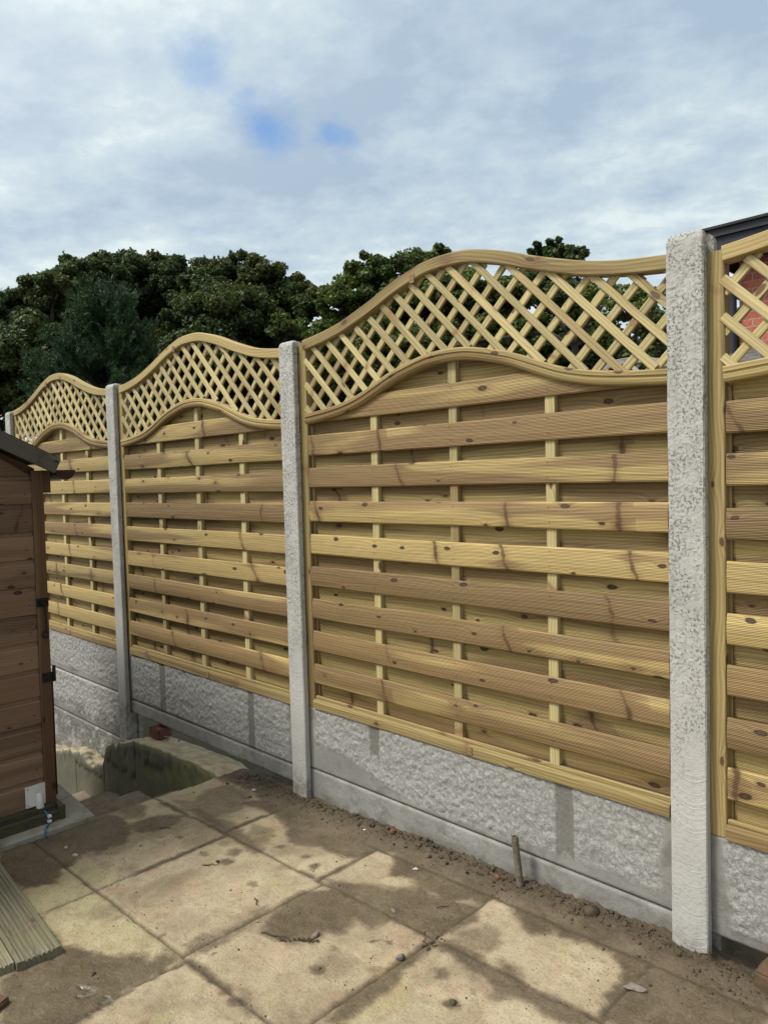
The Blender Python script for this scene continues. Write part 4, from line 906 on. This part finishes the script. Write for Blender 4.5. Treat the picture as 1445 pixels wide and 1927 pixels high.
for z,y_ in ((-.030,-.945),(-.052,-.946)):
    mb=MB(); mb.box((3.120,y_-.007,z-.006),(3.142,y_+.007,z+.006),'y',ch=.002); mb.build('cable_clip',M_WHITE,cb)
# ---------------------------------------------------------------- house
hs=empty('brick_house',(3.85,5.7,-.27)); tag(hs,'red brick house with dark grey eaves behind the nearest fence panel','house')
def hp(mb,nm,mat): o=mb.build(nm,mat,hs); o.location=(-3.85,-5.7,.27); return o
mb=MB(); mb.box((3.85,5.70,-.27),(12,5.95,3.60),'x'); mb.box((3.85,5.951,-.27),(4.1,12,3.60),'y'); hp(mb,'wall',M_BW)
mb=MB(); mb.box((3.60,5.33,3.862),(12.3,12,3.887),'x'); hp(mb,'roof',M_FELT)
mb=MB(); mb.box((3.62,5.36,3.790),(12.2,5.39,3.861),'x'); mb.box((3.621,5.391,3.60),(12.2,5.415,3.861),'x'); mb.box((3.621,5.416,3.60),(3.64,12,3.861),'y'); mb.box((3.641,5.416,3.602),(12,5.699,3.614),'x'); hp(mb,'fascia',M_FASC)
mb=MB(); mb.box((3.60,5.95,3.36),(3.849,9.8,3.50),'y'); hp(mb,'side_eaves',M_FASC)
o=tube([(3.66,5.66,3.44),(3.74,5.66,3.43),(3.795,5.65,3.40),(3.805,5.65,3.34),(3.805,5.65,2.6),(3.805,5.65,-.2)],.036,'downpipe',M_FASC,hs,12); o.location=(-3.85,-5.7,.27)
o=tube([(3.805,5.65,3.385),(3.805,5.65,3.29)],.044,'pipe_collar',M_FASC,None,12); o.parent=[c for c in hs.children if c.name.startswith('downpipe')][0]
mb=MB(); b=0; mb.v+=[Vector(q) for q in ((3.72,4.9,2.38),(12,4.9,2.38),(12,5.69,2.70),(3.72,5.69,2.70),(3.72,4.9,2.28),(12,4.9,2.28),(12,5.69,2.28),(3.72,5.69,2.28))]
for fc in ((0,1,2,3),(0,4,5,1),(0,3,7,4),(1,5,6,2),(4,7,6,5)): mb.face(list(fc),[(0,0)]*4)
hp(mb,'lean_to_roof',M_SLATE)
mb=MB(); mb.box((3.95,5.1,-.27),(12,5.3,2.279),'x'); hp(mb,'lean_to_wall',M_BW)
# ---------------------------------------------------------------- trees
def leaves(C,n_per,size,rng,rnd_c,up=.35,elong=1.,spread=1.):
    """C: (m,4) clump centres+radius. returns verts, faces, rnd"""
    m=len(C); N=m*n_per
    d=rng.normal(size=(N,3)); d/=np.linalg.norm(d,axis=1)[:,None]
    rad=rng.random(N)**.45
    ctr=np.repeat(C[:,:3],n_per,0)+d*(np.repeat(C[:,3],n_per)*rad)[:,None]*np.array([1,1,.75])*spread
    nrm=d+rng.normal(size=(N,3))*.7+np.array([0,0,up]); nrm/=np.linalg.norm(nrm,axis=1)[:,None]
    a=rng.normal(size=(N,3)); a-= (a*nrm).sum(1)[:,None]*nrm; a/=np.linalg.norm(a,axis=1)[:,None]; b=np.cross(nrm,a)
    s=size*rng.uniform(.6,1.35,N)[:,None]
    P=np.stack([ctr+a*s*elong,ctr+b*s*.55+nrm*s*.15,ctr-a*s*elong,ctr-b*s*.55+nrm*s*.15],1)
    F=np.arange(N*4).reshape(N,4)
    r=np.clip(np.repeat(rnd_c,n_per)+rng.normal(0,.16,N),0,1)
    return P.reshape(-1,3),F,r
def limb(P,Q,r0,r1,rng,out,n=5):
    P=np.array(P,float);Q=np.array(Q,float); L=np.linalg.norm(Q-P); pts=[]
    for k in range(n+1):
        t=k/n; pts.append(P+(Q-P)*t+np.array([0,0,L*.10*math.sin(math.pi*t)])+rng.normal(0,L*.025,3)*(0<k<n))
    out.append((pts,[r0+(r1-r0)*k/n for k in range(n+1)]))
def build_limbs(segs,nm,mat,par,loc):
    mb=MB()
    for pts,rad in segs:
        P=[Vector(p) for p in pts]; base=[]; sg=6
        for k,p in enumerate(P):
            d=(P[min(k+1,len(P)-1)]-P[max(k-1,0)]).normalized(); s=d.orthogonal().normalized(); t=d.cross(s); base.append(len(mb.v))
            for i in range(sg): a=i*2*math.pi/sg; mb.v.append(p+s*math.cos(a)*rad[k]+t*math.sin(a)*rad[k])
        for k in range(len(P)-1):
            for i in range(sg): j=(i+1)%sg; mb.face([base[k]+i,base[k]+j,base[k+1]+j,base[k+1]+i],[(0,0)]*4)
    o=mb.build(nm,mat,par); o.location=-Vector(loc); return o
def tree(nm,label,blobs,mat,seed,size=.068,dens=1.,base=None,group='oak trees beyond the fence',gap=.30,tw=.32):
    rng=np.random.default_rng(seed); B=np.array(blobs); 
    if base is None:
        c=B[:,:3].mean(0); base=(float(c[0]),float(c[1]),-.27)
    root=empty(nm,base); tag(root,label,'tree',group)
    CC=[];rc=[];segs=[]
    zt=B[:,2].min()-.3; trunk_top=np.array([base[0],base[1],max(1.2,zt)])
    segs.append(([np.array(base),np.array([base[0]+.1,base[1],(trunk_top[2]+base[2])/2]),trunk_top],[tw,tw*.8,tw*.62]))
    for b in B:
        limb(trunk_top,b[:3]+np.array([0,0,-.2*b[3]]),tw*.42,.04,rng,segs)
        k=int(max(12,38*b[3]**1.6)*dens)
        d=rng.normal(size=(k,3)); d/=np.linalg.norm(d,axis=1)[:,None]; d[:,2]=np.where(d[:,2]<-.35,-d[:,2]*.6,d[:,2])
        q=b[:3]+d*b[3]*rng.uniform(.55,1.0,k)[:,None]
        rr=b[3]*rng.uniform(.19,.38,k)*(.9 if b[3]>.8 else 1.05)
        bb=rng.normal(.45,.12)
        CC.append(np.concatenate([q,rr[:,None]],1)); rc.append(np.clip(bb+rng.normal(0,.14,k)+d[:,2]*.15,0,1))
        for t in range(0,k,2): limb(b[:3],q[t],.035,.010,rng,segs,3)
    CC=np.concatenate(CC); rc=np.concatenate(rc)
    n_per=int(max(40,330*dens*(np.mean(CC[:,3])/.33)**2*(.10/size)**2*.62))
    V,F,r=leaves(CC,n_per,size,rng,rc,spread=1.)
    # stray sprigs breaking the outline
    k=len(CC)*7; idx=rng.integers(0,len(CC),k); d=rng.normal(size=(k,3)); d/=np.linalg.norm(d,axis=1)[:,None]; d[:,2]=np.abs(d[:,2])*.8
    S=np.concatenate([CC[idx,:3]+d*(CC[idx,3]*rng.uniform(.85,1.25,k))[:,None],np.full((k,1),size*.9)],1)
    V2,F2,r2=leaves(S,5,size*.85,rng,rc[idx]); F2=F2+len(V)
    V=np.concatenate([V,V2])-np.array(base); F=np.concatenate([F,F2]); r=np.concatenate([r,r2])
    npmesh('crown',V,F,mat,root,face_attrs={'rnd':r})
    build_limbs(segs,'trunk',M_BARK,root,base)
    return root
tree('oak_tree','dark broad oak crown at the far left behind the shed roof and the pine',[(-18.28,6.34,6.52,1.17),(-20.16,5.49,6.20,1.55),(-17.90,7.20,7.16,1.10),(-17.63,8.31,8.05,1.01),(-17.25,8.78,8.31,0.87),(-16.81,7.29,7.63,0.63),(-17.23,6.56,5.41,1.47),(-18.17,8.48,6.42,1.42),(-18.67,5.89,4.20,1.68),(-17.53,6.93,4.15,1.34)],L_OAK,1,dens=1.0)
tree('oak_tree','tall dark oak with the highest rounded crown left of centre behind the pine',[(-20.50,11.10,9.38,1.11),(-18.39,11.39,8.90,1.16),(-19.62,11.35,7.77,1.69),(-17.78,11.98,8.31,1.16),(-18.28,12.08,9.15,0.71),(-16.60,12.00,7.34,1.12),(-18.86,11.30,5.89,1.76),(-20.82,10.26,7.82,1.00)],L_OAK,2,dens=1.0)
tree('oak_tree','dark oak crown sloping down to the sky gap above the middle post',[(-15.31,11.76,8.07,0.99),(-15.12,12.71,8.50,0.95),(-14.27,13.31,8.25,0.95),(-13.91,11.52,6.82,1.46),(-14.04,13.78,7.34,1.14),(-13.31,13.96,7.77,0.76),(-12.40,13.83,7.06,0.74),(-14.31,10.92,5.28,1.54),(-14.88,13.23,6.12,1.11),(-13.09,13.69,6.27,0.64)],L_OAK,3,dens=.9)
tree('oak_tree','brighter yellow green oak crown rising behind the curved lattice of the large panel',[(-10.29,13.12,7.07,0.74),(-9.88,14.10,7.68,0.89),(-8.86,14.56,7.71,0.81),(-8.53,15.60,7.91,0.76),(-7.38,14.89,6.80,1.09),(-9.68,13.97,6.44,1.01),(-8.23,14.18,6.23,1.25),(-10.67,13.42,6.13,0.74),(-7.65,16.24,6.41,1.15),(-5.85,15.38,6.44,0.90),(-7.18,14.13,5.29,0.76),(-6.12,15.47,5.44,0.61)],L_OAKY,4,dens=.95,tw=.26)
tree('tall_tree','small distant rounded dark tree top just above the wavy rail left of the nearest post',[(-12.52,28.96,12.02,0.65),(-12.39,27.26,11.56,0.53),(-11.43,28.87,11.66,0.49),(-11.72,27.42,10.66,1.08),(-12.67,27.12,9.72,1.34),(-11.30,28.03,9.01,1.33),(-10.55,28.57,7.64,1.08),(-12.58,27.36,7.80,1.10)],L_OAK,5,size=.11,dens=.9,group=None)
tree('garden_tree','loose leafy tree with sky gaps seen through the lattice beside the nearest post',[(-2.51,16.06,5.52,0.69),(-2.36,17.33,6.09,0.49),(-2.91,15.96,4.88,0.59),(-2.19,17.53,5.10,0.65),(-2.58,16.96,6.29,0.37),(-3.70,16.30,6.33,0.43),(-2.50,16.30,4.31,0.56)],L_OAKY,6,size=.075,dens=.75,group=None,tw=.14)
tree('distant_hedge','shaded far hedge of bushes filling the gaps below the oak crowns',[(-19.09,12.54,6.27,1.16),(-19.59,14.31,6.85,1.38),(-17.10,14.19,6.63,1.19),(-17.88,16.29,6.01,1.15),(-16.91,17.23,6.35,1.31),(-14.12,16.53,6.43,1.14),(-13.93,18.05,5.89,1.20),(-13.26,19.19,5.89,1.13),(-11.44,19.04,6.13,1.06),(-11.31,20.86,6.03,1.34),(-11.26,22.95,6.13,1.36),(-8.97,21.85,5.94,1.25),(-8.87,24.04,6.44,1.18),(-7.23,23.60,5.60,1.24),(-6.99,25.80,6.03,1.12),(-6.48,27.66,6.32,1.19),(-19.29,11.91,4.60,1.51),(-17.49,12.87,4.49,1.48),(-16.42,14.25,4.47,1.49),(-16.22,16.39,4.58,1.57),(-13.73,16.63,4.37,1.48),(-12.61,18.03,4.35,1.49),(-12.13,20.25,4.43,1.56),(-11.57,22.61,4.51,1.63),(-9.35,22.68,4.32,1.55),(-8.00,23.93,4.27,1.54),(-7.02,25.92,4.29,1.58)],L_OAK,7,size=.13,dens=.8,group=None)
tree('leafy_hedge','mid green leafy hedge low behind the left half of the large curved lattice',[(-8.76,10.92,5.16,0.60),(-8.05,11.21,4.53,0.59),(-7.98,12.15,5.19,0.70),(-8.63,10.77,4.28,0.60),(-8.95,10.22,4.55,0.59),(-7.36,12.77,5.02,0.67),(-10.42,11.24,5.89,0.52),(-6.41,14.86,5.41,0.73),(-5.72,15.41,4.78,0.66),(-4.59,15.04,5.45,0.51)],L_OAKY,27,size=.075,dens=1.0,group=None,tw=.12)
tree('garden_tree','middle distance dark leafy tree seen through the right half of the curved lattice',[(-6.04,21.96,7.66,0.48),(-8.00,22.10,8.05,0.78),(-8.28,20.10,8.16,0.56),(-7.41,22.76,7.27,0.78),(-10.04,21.62,7.15,1.02),(-4.92,22.84,6.49,0.74)],L_OAK,17,size=.10,dens=.8,group=None,tw=.2)
tree('hedge_tree','small green bush beside the grey downpipe of the brick house',[(0.82,13.81,4.43,0.31),(0.17,15.27,4.36,0.36),(0.61,14.85,4.82,0.23),(0.99,14.21,4.12,0.33)],L_OAKY,8,size=.07,dens=1.2,group=None,tw=.08)

# pine: whorled upswept branches carrying needle tufts
def pine(base,top,rad,seed,label):
    rng=np.random.default_rng(seed); root=empty('pine_tree',base); tag(root,label,'tree')
    segs=[([np.array(base),np.array([base[0],base[1],top])],[.16,.02])]; tips=[];tc=[]
    z=1.2
    while z<top-.25:
        f=(top-z)/(top-1.2); R_=rad*(1-(1-min(1,f*1.25))**1.6)*rng.uniform(.85,1.1)+.15
        for k in range(9):
            a=rng.uniform(0,6.28); L=R_*rng.uniform(.6,1.08); P=np.array([base[0],base[1],z+rng.uniform(-.1,.1)])
            Q=P+np.array([math.cos(a)*L,math.sin(a)*L,L*rng.uniform(.25,.6)]); limb(P,Q,.035,.01,rng,segs,3)
            for t in np.linspace(.25,1.,max(4,int(L/.13))):
                for s in range(4):
                    tips.append(P+(Q-P)*t+rng.normal(0,.07,3)*(.4+.6*t)+np.array([0,0,.06])); tc.append(np.clip(.3+.35*t+rng.normal(0,.12),0,1))
        z+=.19
    for k in range(14): tips.append(np.array([base[0],base[1],top-.5+.5*k/14])+rng.normal(0,.05,3)); tc.append(.6)
    tips=np.array(tips); tc=np.array(tc); n=len(tips); per=30
    d0=rng.normal(size=(n,3))*.35+np.array([0,0,1.])+ (tips-np.array([base[0],base[1],0]))*np.array([.35,.35,0]); d0/=np.linalg.norm(d0,axis=1)[:,None]
    o=np.repeat(tips,per,0)+np.repeat(d0,per,0)*rng.uniform(-.10,.10,n*per)[:,None]
    d=np.repeat(d0,per,0)*.9+rng.normal(size=(n*per,3))*.55; d/=np.linalg.norm(d,axis=1)[:,None]
    L=rng.uniform(.06,.12,n*per)[:,None]; w=np.cross(d,rng.normal(size=(n*per,3))); w/=np.linalg.norm(w,axis=1)[:,None]; w*=.0075
    V=np.stack([o-w,o+w,o+d*L+w*.3,o+d*L-w*.3],1).reshape(-1,3)-np.array(base); F=np.arange(n*per*4).reshape(-1,4)
    npmesh('crown',V,F,L_PINE,root,face_attrs={'rnd':np.clip(np.repeat(tc,per)+rng.normal(0,.1,n*per),0,1)}); build_limbs(segs,'trunk',M_BARK,root,base)
pine((-8.05,4.6,-.27),5.60,1.55,31,'dark blue green pine with upswept needle tufts in front of the oaks, left')
